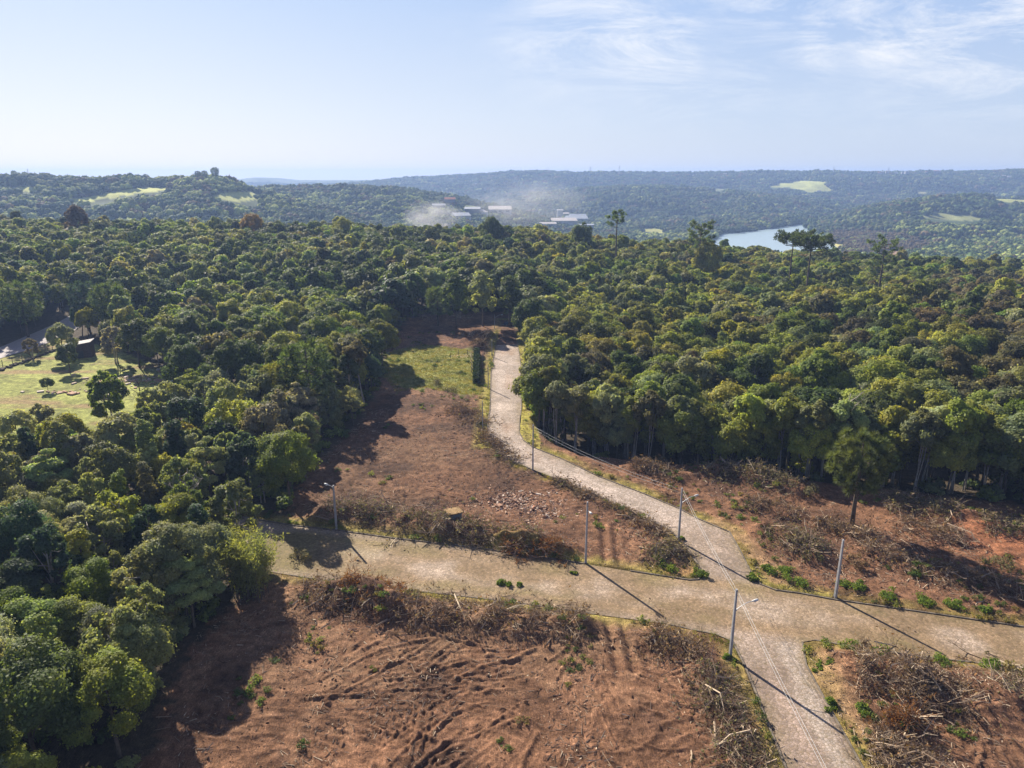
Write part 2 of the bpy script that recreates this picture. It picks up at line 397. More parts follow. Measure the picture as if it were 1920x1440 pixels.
TRACKS = []
def add_tracks(px, n, L0, L1, seed):
    r = np.random.default_rng(seed); P = poly(px); lo = P.min(0); hi = P.max(0); k = 0
    while k < n:
        c = lo + r.random(2) * (hi - lo)
        if not inpoly(c[0:1], c[1:2], P)[0]: continue
        f = fbm(np.array([c[0] / 22]), np.array([c[1] / 22]), 77, 2)[0]
        ang = f * 7 + r.normal() * .2; L = r.uniform(L0, L1); cur = r.normal() * .06
        pts = [c]; step = L / 8
        for i in range(8):
            pts.append(pts[-1] + step * np.array([math.cos(ang), math.sin(ang)])); ang += cur * step
        TRACKS.append((np.array(pts), (.025 + .105 * r.random() ** 2), r.uniform(.11, .22))); k += 1
add_tracks([(480, 1440), (620, 1220), (900, 1200), (1250, 1230), (1320, 1350), (1330, 1560), (300, 1560)], 270, 2.5, 10, 3)
add_tracks([(640, 930), (800, 800), (900, 830), (1080, 920), (1240, 1030), (1000, 960)], 130, 2, 8, 4)
add_tracks([(1400, 950), (1700, 1000), (1920, 1040), (1920, 1130), (1450, 1060)], 90, 2, 6, 5)
add_tracks([(1620, 1380), (1900, 1330), (1900, 1500), (1680, 1500)], 40, 1.5, 5, 6)
for off in (-.9, .9):    # wheel ruts crossing the street
    a0 = at(1140, 985)[:2]; a1 = at(1150, 1070)[:2]; a2 = at(1150, 1160)[:2]; a3 = at(1175, 1260)[:2]
    TRACKS.append((np.array([a0, a1]) + np.array([off, 0]), -.2, .38))
    TRACKS.append((np.array([a2, a3]) + np.array([off, 0]), -.2, .38))

def micro(x, y, road_d, clear_d):
    """relief of the cleared soil, lowered under the road."""
    m = np.zeros_like(x)
    c = np.clip(-clear_d / 3, 0, 1)
    m += fbm(x / 3.5, y / 3.5, 61, 4) * .42 * c + fbm(x / .8, y / .8, 62, 4) * .2 * c
    ph = 15 * fbm(x / 26, y / 26, 63, 2) + (x * .35 + y * .95) / 1.05
    st = np.maximum(0, np.sin(2 * PI * ph)) ** 3 * .5 + np.maximum(0, np.sin(2 * PI * (ph * .43 + 3 * fbm(x / 9, y / 9, 65, 2)))) ** 4
    m += st * .10 * ss(.38, .62, vn(x / 5, y / 5, 66)) * c
    for P, h, w in TRACKS:
        lo = P.min(0) - 1.5; hi = P.max(0) + 1.5
        s = (x > lo[0]) & (x < hi[0]) & (y > lo[1]) & (y < hi[1])
        if s.any():
            d = pdist(x[s], y[s], P)
            m[s] += h * np.exp(-(d / w) ** 2) * 1.15 - h * .5 * np.exp(-((d - 2.2 * w) / w) ** 2)
    for p in PILES:
        P = p['P']; R = p['w'] * 1.4; lo = P.min(0) - R; hi = P.max(0) + R
        s = (x > lo[0]) & (x < hi[0]) & (y > lo[1]) & (y < hi[1])
        if s.any():
            d = pdist(x[s], y[s], P) / p['w']
            m[s] += p['h'] * .42 * np.exp(-(d * 1.25) ** 2) * (.7 + 1.2 * vn(x[s] / 1.6, y[s] / 1.6, 9))
    k = np.clip((road_d - .25) / 1.6, 0, 1)
    m = m * k + .10 * np.clip((road_d - .05) / .25, 0, 1)
    m = np.where(road_d < .2, -.16, m)
    return m

# polar sheet: fine where the photograph looks closely, coarse far away
rows = list(np.arange(14, 44, 1.0))
r_ = 44.0
while r_ < 112: rows.append(r_); r_ *= 1.0023
while r_ < 265: rows.append(r_); r_ *= 1.0036
while r_ < 450: rows.append(r_); r_ *= 1.010
while r_ < 5600: rows.append(r_); r_ *= 1.009
rows = np.array(rows); NT = 980
th = np.linspace(-math.radians(62), math.radians(62), NT)
RR, TH = np.meshgrid(rows, th, indexing='ij')
X = (RR * np.sin(TH)).ravel(); Y = (RR * np.cos(TH)).ravel()
Z = TZ(X, Y); Z0 = Z.copy()
near = np.where(RR.ravel() < 300)[0]
nx, ny = X[near], Y[near]
rd = sdf(nx, ny, ROAD); cd = sdf(nx, ny, CLEAR); frd = sdf(nx, ny, FARROAD)
mz = micro(nx, ny, rd, cd)
mz = np.where(frd < .3, -.25, mz)
Z[near] += mz

# ground colour: what the ground is made of at each place
C = np.zeros((len(X), 3)); C[:] = (.06, .046, .03)
C += fbm(X / 9, Y / 9, 3, 3)[:, None] * np.array([.03, .025, .015])
C = np.maximum(C, .015)
n1 = fbm(nx / 7, ny / 7, 21, 4); n2 = fbm(nx / 1.3, ny / 1.3, 22, 3); n3 = fbm(nx / 25, ny / 25, 23, 3)
soil = np.tile(np.array([.152, .079, .046]), (len(nx), 1)) * (1 + 1.1 * n1 + 1.0 * n2)[:, None]
soil = lerp3(soil, (.205, .130, .078), np.clip(n3 * 2.2 + n2 * 1.5, 0, 1) * .6)
soil = lerp3(soil, (.07, .04, .03), np.clip(-n1 * 3.0 - .2 + n2, 0, 1) * .8)
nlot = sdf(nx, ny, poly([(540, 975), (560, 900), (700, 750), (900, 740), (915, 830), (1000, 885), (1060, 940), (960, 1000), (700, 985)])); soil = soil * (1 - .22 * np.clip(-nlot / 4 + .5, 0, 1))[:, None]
eastlot = ss(0, 4, nx - 22) * ss(88, 96, ny)
soil = lerp3(soil, (.19, .098, .055), eastlot * np.clip(.35 + n1 * 2, 0, 1))
red = np.exp(-((nx - at(1890, 1015)[0]) ** 2 + (ny - at(1890, 1015)[1]) ** 2) / 60)
soil = lerp3(soil, (.27, .115, .06), np.clip(red + n2 * red * 2, 0, 1))
cw = cd + n2 * 5
c = np.clip(-cw / 1.6 + .3, 0, 1)
cn = lerp3(C[near], (0, 0, 0), c * 0); cn = cn * (1 - c[:, None]) + soil * c[:, None]
def grassy(cn, d, colr, amt=1.0):
    g = np.clip(-d, 0, 1) * amt
    base = np.tile(np.array(colr), (len(nx), 1)) * (1 + 1.2 * n2 + .8 * n1)[:, None]
    return cn * (1 - g[:, None]) + base * g[:, None]
gd = sdf(nx, ny, GLOT) + n2 * 7 + n1 * 6
cn = grassy(cn, gd, (.20, .20, .058))
cn = lerp3(cn, (.5, .36, .26), np.exp(-((nx - at(870, 668)[0]) / 3.5) ** 2 - ((ny - at(870, 668)[1]) / 1.6) ** 2))
fd = np.minimum(sdf(nx, ny, FIELD), sdf(nx, ny, OPEN)) + n2 * 3
cn = grassy(cn, fd, (.24, .255, .07))
fb = np.clip(fbm(nx / 14, ny / 5, 55, 3) * 5 - .3, 0, 1) * np.clip(-fd, 0, 1)
cn = lerp3(cn, (.25, .165, .09), fb * .8)
# verges
vd = rd + n2 * 1.6
main_v = (ny > 84)
v = np.clip(1.5 - vd / 1.9, 0, 1) * (rd > -.5) * np.clip(.65 + n1 * 3, 0, 1)
cn = cn * (1 - v[:, None]) + (np.tile(np.array((.22, .18, .05)), (len(nx), 1)) * (1 + n2 * 1.4)[:, None]) * v[:, None]
uv = ((nx < at(921, 750)[0] + 1.0) & (nx > -9) & (ny > 128) & (ny < 232)) * np.clip(1.4 - (at(921, 750)[0] - nx) / 2.4, 0, 1)
uv = np.maximum(uv, ((nx > 0) & (nx < 5.5) & (ny > 125) & (ny < 232)) * 1.0)
uv = uv * np.clip(.8 + n2 * 2, 0, 1) * (rd > 0)
cn = lerp3(cn, (.31, .27, .06), uv)
corner = poly([(1270, 1010), (1300, 1050), (1322, 1082), (1290, 1090), (1240, 1080), (1255, 1040)])
cdn = np.clip(-sdf(nx, ny, corner) + n2 * 2, 0, 1); cn = lerp3(cn, (.31, .18, .085), cdn * .8)
for (q, s) in (([(1310, 975), (1390, 1030), (1440, 1095), (1540, 1112), (1500, 1085), (1420, 1020), (1350, 970)], .7), ([(1500, 1215), (1530, 1290), (1600, 1400), (1680, 1400), (1600, 1290), (1560, 1225)], .6)):
    g = np.clip(-sdf(nx, ny, poly(q)) + n2 * 2, 0, 1) * s; cn = lerp3(cn, (.29, .18, .10), g)
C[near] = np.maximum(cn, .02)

# far country
far = Y > 430
hillc = np.array([.040, .058, .026])
C[far] = hillc * 1.5 * (1 + fbm(X[far] / 40, Y[far] / 40, 71, 4)[:, None] * 1.2)
PU, PV, PD = proj(X, Y, Z)
MEADOWS = [  # outline, nearest and farthest distance, colour
    ([(1440, 352), (1455, 344), (1500, 338), (1548, 341), (1552, 350), (1570, 358), (1520, 361), (1480, 352)], 1900, 3000, (.36, .38, .12)),
    ([(90, 378), (150, 372), (215, 358), (260, 352), (330, 351), (300, 358), (240, 366), (180, 376), (120, 382)], 500, 1300, (.40, .42, .12)),
    ([(395, 370), (430, 358), (465, 359), (500, 371), (440, 380)], 500, 1500, (.38, .40, .12)),
    ([(15, 351), (70, 348), (76, 360), (20, 360)], 500, 1300, (.38, .40, .12)),
    ([(-20, 372), (15, 375), (10, 384), (-20, 382)], 500, 1300, (.38, .40, .12)),
    ([(1852, 363), (1990, 362), (1990, 374), (1890, 380), (1860, 372)], 1200, 1900, (.34, .36, .12)),
    ([(1715, 356), (1742, 354), (1745, 362), (1720, 363)], 1200, 3000, (.30, .29, .13)),
    ([(1728, 406), (1760, 401), (1810, 402), (1868, 413), (1800, 414), (1745, 412)], 900, 1500, (.28, .30, .12)),
    ([(1192, 425), (1226, 428), (1254, 433), (1248, 438), (1205, 434)], 500, 1500, (.30, .30, .09)),
    ([(1548, 455), (1580, 458), (1576, 470), (1550, 466)], 700, 1500, (.36, .33, .12)),
    ([(1655, 470), (1690, 470), (1690, 484), (1670, 486)], 700, 1500, (.26, .17, .11)),
    ([(860, 382), (905, 388), (900, 396), (862, 394)], 700, 1500, (.25, .28, .09)),
    ([(1330, 352), (1365, 354), (1362, 360), (1335, 359)], 1700, 3000, (.18, .2, .09)),
]
MEAD = np.zeros(len(X), bool)
for q, d0, d1, cc in MEADOWS:
    q = np.array(q, float)
    s = far & (Y > d0) & (Y < d1) & (PU > q[:, 0].min()) & (PU < q[:, 0].max())
    i = np.where(s)[0]
    k = inpoly(PU[i], PV[i] , q); i = i[k]
    C[i] = np.array(cc) * (1 + fbm(X[i] / 30, Y[i] / 30, 81, 3)[:, None] * .8); MEAD[i] = True
nr, ncol = len(rows), NT
idx = np.arange(nr * ncol).reshape(nr, ncol)
Q = np.stack([idx[:-1, :-1].ravel(), idx[:-1, 1:].ravel(), idx[1:, 1:].ravel(), idx[1:, :-1].ravel()], 1)[:, ::-1]
m, nt, out = newmat('ground')
vc = nd(nt, 'Attribute', attribute_name='Col').outputs['Color']
p_ = pos(nt)
na = noise(nt, .9, 6, .65, p_); nb = noise(nt, 7.0, 4, .7, p_)
c1 = mix(nt, vc, ramp(nt, na.outputs['Fac'], [(.28, .55), (.72, 1.45)]).outputs[0], 1.0, 'MULTIPLY')
c1 = mix(nt, c1, ramp(nt, nb.outputs['Fac'], [(.3, .5), (.68, 1.5)]).outputs[0], 1.0, 'MULTIPLY')
# straw and bark chips strewn over the soil
wv = nd(nt, 'TexVoronoi', feature='F1'); wv.inputs['Scale'].default_value = 2.6
mp = nd(nt, 'Mapping'); mp.inputs['Scale'].default_value = (1, .35, 1); mp.inputs['Rotation'].default_value = (0, 0, .6)
nt.links.new(p_, mp.inputs['Vector']); nt.links.new(mp.outputs[0], wv.inputs['Vector'])
chips = ramp(nt, wv.outputs['Distance'], [(.0, 1), (.16, 0)])
c2 = mix(nt, c1, mix(nt, c1, (2.1, 2.2, 2.2), 1.0, 'MULTIPLY'), chips.outputs[0])
# fibres of straw and bark lying all ways
for ang, sd_ in ((.5, 0.), (-.7, 31.)):
    mp2 = nd(nt, 'Mapping'); mp2.inputs['Scale'].default_value = (11, 1.5, 1); mp2.inputs['Rotation'].default_value = (0, 0, ang); mp2.inputs['Location'].default_value = (sd_, sd_, 0)
    nt.links.new(p_, mp2.inputs['Vector']); nf = noise(nt, 1.0, 3, .6, mp2.outputs[0]); nf.inputs['Distortion'].default_value = 1.2
    fb_ = ramp(nt, nf.outputs['Fac'], [(.56, 0), (.68, 1)]); dk_ = ramp(nt, nf.outputs['Fac'], [(.32, .55), (.44, 1)])
    c2 = mix(nt, c2, dk_.outputs[0], .8, 'MULTIPLY')
    c2 = mix(nt, c2, mix(nt, c2, (1.9, 1.95, 2.0), 1.0, 'MULTIPLY'), math_(nt, 'MULTIPLY', fb_.outputs[0], math_(nt, 'MULTIPLY', na.outputs['Fac'], 1.3)))
hh = math_(nt, 'ADD', na.outputs['Fac'], math_(nt, 'MULTIPLY', nb.outputs['Fac'], .35))
principled(nt, out, c2, .95, .12, bump(nt, hh, .9, .25))
M_GROUND = m
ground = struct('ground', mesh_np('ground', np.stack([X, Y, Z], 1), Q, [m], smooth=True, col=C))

# lake
m, nt, out = newmat('lake_water')
nn = noise(nt, .05, 4, .6, pos(nt))
principled(nt, out, (.34, .44, .47), .28, .5, bump(nt, nn.outputs['Fac'], .2, 2.0))
lk = poly_ = np.array([[at(u, v, WATER)[0], at(u, v, WATER)[1]] for u, v in [(1100, 520), (1700, 520), (1760, 400), (1000, 400)]])
struct('lake', mesh_np('lake', np.c_[lk, np.full(4, WATER)], [[0, 1, 2, 3]], [m]))

# ------------------------------------------------------------------ roads
def sheet(name, P, z, mat, step=1.6, colour=None, zf=None):
    bm = bmesh.new()
    bm.faces.new([bm.verts.new((x, y, 0)) for x, y in P])
    lo, hi = P.min(0), P.max(0)
    for ax in (0, 1):
        v = lo[ax] + step
        while v < hi[ax]:
            no = (1, 0, 0) if ax == 0 else (0, 1, 0); co = (v, 0, 0) if ax == 0 else (0, v, 0)
            bmesh.ops.bisect_plane(bm, geom=bm.verts[:] + bm.edges[:] + bm.faces[:], plane_co=co, plane_no=no, dist=1e-5)
            v += step
    bmesh.ops.triangulate(bm, faces=bm.faces[:])
    me = bpy.data.meshes.new(name); bm.to_mesh(me); bm.free()
    n = len(me.vertices); co = np.zeros(n * 3, np.float32); me.vertices.foreach_get('co', co); co = co.reshape(-1, 3)
    co[:, 2] = z if zf is None else zf(co[:, 0], co[:, 1])
    me.vertices.foreach_set('co', co.ravel())
    a = me.attributes.new('Col', 'FLOAT_COLOR', 'POINT'); c4 = np.ones((n, 4), np.float32); c4[:, :3] = colour(co[:, 0].astype(float), co[:, 1].astype(float))
    a.data.foreach_set('color', c4.ravel()); me.materials.append(mat); me.update()
    for p in me.polygons:
        pass
    return me
m, nt, out = newmat('cobble_paving')
vc = nd(nt, 'Attribute', attribute_name='Col').outputs['Color']; p_ = pos(nt)
vo = nd(nt, 'TexVoronoi', feature='F1'); vo.inputs['Scale'].default_value = 3.6; nt.links.new(p_, vo.inputs['Vector'])
ve = nd(nt, 'TexVoronoi', feature='DISTANCE_TO_EDGE'); ve.inputs['Scale'].default_value = 3.6; nt.links.new(p_, ve.inputs['Vector'])
na = noise(nt, .55, 5, .65, p_); nb = noise(nt, 2.2, 4, .6, p_)
cc = mix(nt, vc, ramp(nt, vo.outputs['Color'], [(.1, .64), (.9, 1.26)]).outputs[0], 1.0, 'MULTIPLY')
cc = mix(nt, cc, ramp(nt, na.outputs['Fac'], [(.3, .80), (.7, 1.14)]).outputs[0], 1.0, 'MULTIPLY')
moss = mix(nt, (.16, .135, .05), (.12, .085, .055), nb.outputs['Fac'])
jt = ramp(nt, ve.outputs['Distance'], [(.0, 1), (.11, 0)])
cc = mix(nt, cc, moss, math_(nt, 'MULTIPLY', jt.outputs[0], .75))
wearm = ramp(nt, nb.outputs['Fac'], [(.5, 0), (.68, .55)])
cc = mix(nt, cc, (.26, .18, .11), wearm.outputs[0])
principled(nt, out, cc, .85, .2, bump(nt, ve.outputs['Distance'], .7, .05))
M_COB = m
SOUTHJ = at(1430, 1150)[1]
def road_col(x, y):
    c = np.tile(np.array([.345, .272, .228]), (len(x), 1))
    n1 = fbm(x / 5, y / 5, 91, 4); n2 = fbm(x / 1.5, y / 9, 92, 3)
    upper = ss(at(1330, 1010)[1], at(1230, 950)[1], y)
    c = lerp3(c, (.46, .385, .345), upper)
    # cross street: worn, mossy, tan
    A = at(545, 1030)[:2]; B = at(1400, 1135)[:2]; E = at(2300, 1270)[:2]
    dcr = pdist(x, y, np.array([A, B, E]))
    cr = 1 - ss(4.2, 6.5, dcr)
    tan = np.tile(np.array([.300, .207, .128]), (len(x), 1))
    tan = lerp3(tan, (.345, .272, .218), np.clip(.45 + n1 * 4, 0, 1) * (1 - ss(1.6, 4.2, dcr)))
    tan = lerp3(tan, (.24, .19, .085), np.clip(fbm(x / 6, y / 3, 98, 4) * 5 - .2, 0, 1) * ss(.5, 3.5, dcr) * .8)
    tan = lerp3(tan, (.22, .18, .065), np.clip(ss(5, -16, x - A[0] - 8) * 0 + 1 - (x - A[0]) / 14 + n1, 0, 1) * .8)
    c = c * (1 - cr[:, None]) + tan * cr[:, None]
    # paler worn wheel lane on the right of the near road
    Lr = np.array([at(1476, 1215)[:2], at(1521, 1320)[:2], at(1580, 1440)[:2], at(1735, 1760)[:2]])
    s = (1 - ss(.8, 1.35, pdist(x, y, Lr))) * (y < SOUTHJ + 1)
    c = lerp3(c, (.42, .355, .31), s * .9)
    s2 = (y < at(1400, 1250)[1]) * (1 - s)
    c = lerp3(c, (.27, .20, .17), s2 * .6)
    MC = np.array([at(u, v_)[:2] for u, v_ in [(1640, 1760), (1545, 1440), (1452, 1240), (1395, 1120), (1340, 1035), (1260, 980), (1160, 930), (1060, 888), (985, 856), (948, 825), (945, 770), (949, 700), (954, 620)]])
    for dd_, k_ in ((dcr, cr), (pdist(x, y, MC), 1 - cr)):
        w_ = np.exp(-((dd_ - .95) / .42) ** 2) * .22 * k_; c = c * (1 + w_ * (1 + n1 * 2))[:, None]
    # rusty soil washed over the upper street
    for u, v_, rx, ry in ((945, 800, 2.2, 6), (962, 700, 1.4, 8), (960, 725, 2, 3), (1010, 858, 3, 2.5), (955, 660, 2, 6)):
        q = at(u, v_); g = np.exp(-((x - q[0]) / rx) ** 2 - ((y - q[1]) / ry) ** 2)
        c = lerp3(c, (.32, .20, .14), np.clip(g * (.35 + n2 * 3.0 + n1 * 2), 0, .8))
    ed_ = -sdf(x, y, ROAD); sp = np.clip(1.0 - ed_ / .9 + fbm(x / 1.8, y / 1.8, 97, 3) * 3.2, 0, 1)
    c = lerp3(c, (.20, .155, .075), sp * .5)
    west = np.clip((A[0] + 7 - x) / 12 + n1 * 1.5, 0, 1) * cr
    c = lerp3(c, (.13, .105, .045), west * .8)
    return c * np.array([.93, .92, .93]) * (1 + n1 * .6 + n2 * .4)[:, None]
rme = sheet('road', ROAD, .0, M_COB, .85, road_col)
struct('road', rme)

M_KERB = simple_mat('kerb_stone', (.19, .16, .13), .9, .15, var=.6, scale=1.2)
def kerb(pts_px, side):
    P = np.array([at(u, v)[:2] for u, v in pts_px]); n = len(P)
    Tn = np.zeros_like(P); Tn[1:-1] = P[2:] - P[:-2]; Tn[0] = P[1] - P[0]; Tn[-1] = P[-1] - P[-2]
    Tn /= np.linalg.norm(Tn, axis=1)[:, None]; Nn = np.stack([Tn[:, 1], -Tn[:, 0]], 1) * side
    a = P - Nn * .02; b = P + Nn * .16
    V = []
    for i in range(n):
        V += [(*a[i], -.25), (*a[i], .115), (*b[i], .115), (*b[i], -.25)]
    Qk = []
    for i in range(n - 1):
        for j in range(4):
            Qk.append((4 * i + j, 4 * i + (j + 1) % 4, 4 * i + 4 + (j + 1) % 4, 4 * i + 4 + j))
    Qk += [(0, 1, 2, 3), (4 * n - 1, 4 * n - 2, 4 * n - 3, 4 * n - 4)]
    return struct('kerb', mesh_np('kerb', V, Qk, [M_KERB]))
kerb(ROAD_N[:7], -1); kerb(ROAD_N[7:], -1); kerb(ROAD_E, -1); kerb(ROAD_S[:6], -1); kerb(ROAD_S[6:], -1)
kerb(ROAD_W[:9], -1); kerb(ROAD_W[9:15], -1)

m, nt, out = newmat('asphalt')
vc = nd(nt, 'Attribute', attribute_name='Col').outputs['Color']; nn = noise(nt, 1.5, 5, .6, pos(nt))
principled(nt, out, mix(nt, vc, ramp(nt, nn.outputs['Fac'], [(.3, .8), (.7, 1.2)]).outputs[0], 1.0, 'MULTIPLY'), .85, .25)
struct('asphalt_road', sheet('asphalt_road', FARROAD, .0, m, 3.0, lambda x, y: np.tile(np.array([.34, .31, .32]), (len(x), 1)), lambda x, y: T(x, y) + .08))

# ------------------------------------------------------------------ trees
def blobs_dome(r, n, R, z0, z1, flat=.0):
    """sub-crown centres over a dome of radius R between z0 and z1."""
    out = []
    for i in range(n):
        f = (i + .5) / n; el = math.asin(1 - f * 1.35) if f * 1.35 < 2 else 0
        az = i * 2.39996 + r.uniform(-.5, .5)
        cr = math.cos(el); h = (math.sin(el) + .35) / 1.35
        rr = R * .74 * (cr ** .8) * r.uniform(.75, 1.1)
        out.append((rr * math.cos(az), rr * math.sin(az), z0 + (z1 - z0) * (h * .8 + .06) + r.uniform(-.5, .5), R * r.uniform(.16, .40)))
    ex, ey = r.uniform(.8, 1.2, 2)
    return [(x * ex, y * ey, z, q) for (x, y, z, q) in out if r.random() > .12]
def foliage(r, BL, n, leaf, zc, R, jit=.55, asp=.6, sq=.8, hollow=.72):
    BL = np.array(BL); w = BL[:, 3] ** 2; w /= w.sum()
    k = r.choice(len(BL), n, p=w); c = BL[k, :3]; br = BL[k, 3]
    bo = c - np.array([0, 0, zc]); bo = nrm(bo)
    d = nrm(r.normal(size=(n, 3)) + bo * .55 + np.array([0, 0, .25]))
    rad = br * (hollow + (1.05 - hollow) * r.random(n) ** .6) * np.where(r.random(n) < .16, r.uniform(1.0, 1.45, n), 1)
    pos_ = c + d * rad[:, None] * np.array([1, 1, sq])
    N = nrm(d * 1.0 + bo * .3 + r.normal(size=(n, 3)) * jit + np.array([0, 0, .45]))
    S = leaf * r.uniform(.55, 1.3, n)
    V, Q = leaves(pos_, N, S, asp)
    bv = r.uniform(-.16, .16, len(BL))[k]
    lv = np.clip(r.normal(.5, .19, n) + bv, 0, 1)
    return V, Q, np.repeat(lv, 4)
def trunk_geo(r, h, rad, BL, limb_from, nl, lean=.4, stems=1):
    mb = MB()
    for s in range(stems):
        ox, oy = (0, 0) if stems == 1 else (r.uniform(-.5, .5), r.uniform(-.5, .5))
        lx, ly = r.uniform(-lean, lean, 2) * (1 if stems == 1 else 2.5)
        top = h; pts = []; rr = []
        for i in range(6):
            t = i / 5
            pts.append((ox + lx * t * t + r.uniform(-.12, .12) * (i > 0), oy + ly * t * t + r.uniform(-.12, .12) * (i > 0), -.5 + (top + .5) * t)); rr.append(rad * (1 - .72 * t) * (1.25 if i == 0 else 1))
        mb.tube(pts, rr, 6)
        P = np.array(pts)
        for b in r.permutation(len(BL))[:max(1, nl // stems)]:
            bx, by, bz, _ = BL[b]
            t = r.uniform(limb_from, .95); q = P[int(t * 5)] * (1 - (t * 5) % 1) + P[min(5, int(t * 5) + 1)] * ((t * 5) % 1)
            e = np.array([bx, by, max(bz, q[2] + .2)]); m_ = (q + e) / 2 + np.array([0, 0, -.25 + r.uniform(-.3, .3)])
            mb.tube([q, m_, e], [rad * .38, rad * .24, rad * .08], 4)
    return mb
KINDS = {}
def tree_variant(kind, lod, seed):
    global rng
    r = np.random.default_rng(seed); rng = np.random.default_rng(seed + 1)
    n, leaf = {'near': (25000, .155), 'mid': (9500, .25), 'far': (3200, .42)}[lod]
    stems = 1; pale = False; asp = .6; sq = .8; jit = .55; hollow = .72
    if kind == 'round': h, R, z0 = 12.3, 4.5, 6.0; BL = blobs_dome(r, 38, R, z0, h)
    elif kind == 'clumpy': h, R, z0 = 12.8, 4.8, 5.8; BL = blobs_dome(r, 25, R, z0, h); BL = [(x * 1.05, y * 1.05, z, q * .95) for x, y, z, q in BL]
    elif kind == 'tall':
        h, R, z0 = 15.0, 3.0, 9.6; BL = blobs_dome(r, 24, R, z0, h); pale = True
        stems = 3; n = int(n * .8)
    elif kind == 'airy':
        h, R, z0 = 12.0, 3.6, 3.5; BL = blobs_dome(r, 46, R, z0, h); BL = [(x * 1.05, y * 1.05, z, q * .74) for x, y, z, q in BL]
        n = int(n * .62); jit = .9; pale = True; stems = 2; leaf *= 1.08; asp = .75; hollow = .2
    elif kind == 'layered':
        h, R, z0 = 11.5, 4.6, 4.0; BL = []
        for i in range(34):
            az = i * 2.4; rr = R * .85 * math.sqrt((i + .5) / 34); z = z0 + (h - z0) * (1 - (rr / R) ** 2) * r.uniform(.6, 1)
            BL.append((rr * math.cos(az), rr * math.sin(az), z + r.uniform(-.8, .8), R * r.uniform(.16, .32)))
        sq = .38
    elif kind == 'column':
        h, R, z0 = 12.5, 2.3, 2.0; BL = []
        for i in range(24):
            t = i / 24; az = i * 2.4; rr = R * .6 * (1 - .55 * t); BL.append((rr * math.cos(az), rr * math.sin(az), z0 + (h - z0) * t, R * r.uniform(.38, .55) * (1 - .35 * t)))
        n = int(n * .7)
    elif kind == 'big':
        h, R, z0 = 19.0, 5.6, 5.5; BL = blobs_dome(r, 34, R, z0, h); n = int(n * 1.5)
    zc = (z0 + h) / 2
    V, Q, a = foliage(r, BL, n, leaf, zc, R, jit, asp, sq, hollow)
    crown = mesh_np('crown', V, Q, [M_LEAF], attrs={'lv': a})
    tm = trunk_geo(r, h * .78, (.17 + R * .02) * (.55 if kind == 'tall' else 1), BL, .45 if kind != 'tall' else .6, 9, stems=stems)
    bark = M_PBARK if pale else M_BARK
    trunk = tm.mesh('trunk', bark, True)
    # the two in one mesh, for the mass of trees behind
    TV = np.concatenate(tm.V); TQ = np.concatenate(tm.Q)
    joint = mesh_np('tree_mass', np.concatenate([V, TV]), np.concatenate([Q, TQ + len(V)]), [M_LEAF, bark], None,
                    np.r_[np.zeros(len(Q)), np.ones(len(TQ))], attrs={'lv': np.r_[a, np.full(len(TV), .5)]})
    return dict(crown=crown, trunk=trunk, joint=joint, h=h, R=R, kind=kind)
for lod in ('near', 'mid', 'far'):
    for i, k in enumerate(['round', 'round', 'round', 'clumpy', 'clumpy', 'tall', 'tall', 'airy', 'airy', 'layered', 'column', 'big']):
        if lod == 'near' and k == 'big': continue
        KINDS.setdefault((k, lod), []).append(tree_variant(k, lod, 100 + i * 7 + {'near': 0, 'mid': 300, 'far': 600}[lod]))

TINTS = {'dark green': (.112, .148, .048), 'olive green': (.30, .305, .072), 'grey green': (.285, .305, .15), 'mid green': (.215, .258, .06), 'araucaria green': (.115, .135, .045),
         'yellow green': (.27, .27, .03), 'brownish': (.175, .155, .085), 'silvery': (.29, .29, .21), 'rusty orange': (.20, .15, .045),
         'bluish green': (.07, .11, .07), 'pale green': (.26, .31, .10), 'reddish brown': (.13, .09, .055), 'fresh green': (.19, .235, .04)}
LANDMARKS = []     # (phrase, x, y)
TREES = []         # everything individual, for the label pass
used_r = np.random.default_rng(5)
def jitter_tint(c, s=.13):
    return [float(max(.01, q * f)) for q, f in zip(c, used_r.normal(1, s * .6, 3) * float(np.clip(used_r.normal(1, .2), .6, 1.5)))]
def place_tree(kind, lod, x, y, tint, scale=1.0, label=None, group='trees of the forest', phrase=None, name='tree', zs=1.0, vi=None, cat='tree'):
    L = KINDS[(kind, lod)]; v = L[(used_r.integers(len(L)) if vi is None else vi)]
    t = bpy.data.objects.new(name, None); COL.objects.link(t); t.empty_display_size = .5
    t.location = (x, y, tz(x, y) - .1); t.rotation_euler = (0, 0, used_r.uniform(0, 6.28)); t.scale = (scale, scale, scale * zs)
    tr = link('trunk', v['trunk'], t); c = link('crown', v['crown'], t); c['tint'] = jitter_tint(TINTS[tint], .08)
    if label: tag(t, label, cat)
    else:
        t['category'] = cat
        TREES.append(dict(o=t, x=x, y=y, kind=kind, tint=tint, s=scale * v['R'], group=group))
    if phrase: LANDMARKS.append((phrase, x, y))
    return t
def lod_of(y): return 'near' if y < 112 else 'mid' if y < 235 else 'far'
TAKEN = []
def mark(u, v, kind, tint, scale, label, phrase=None, hfrac=.72, zs=1.0, lod=None, vi=None, name='tree', cat='tree', base=False, h=None):
    """a tree whose crown (or, with base=True, whose foot) the photograph shows at pixel u, v."""
    vv = KINDS[(kind, 'mid')][0]; hh = vv['h'] * scale * zs
    z = 0
    for _ in range(6):
        p = at(u, v, z + (0 if base else hh * hfrac)); z = tz(p[0], p[1])
    x, y = p[0], p[1]; TAKEN.append((x, y, vv['R'] * scale))
    return place_tree(kind, lod or lod_of(y), x, y, tint, scale, label, None, phrase, name, zs, vi, cat)
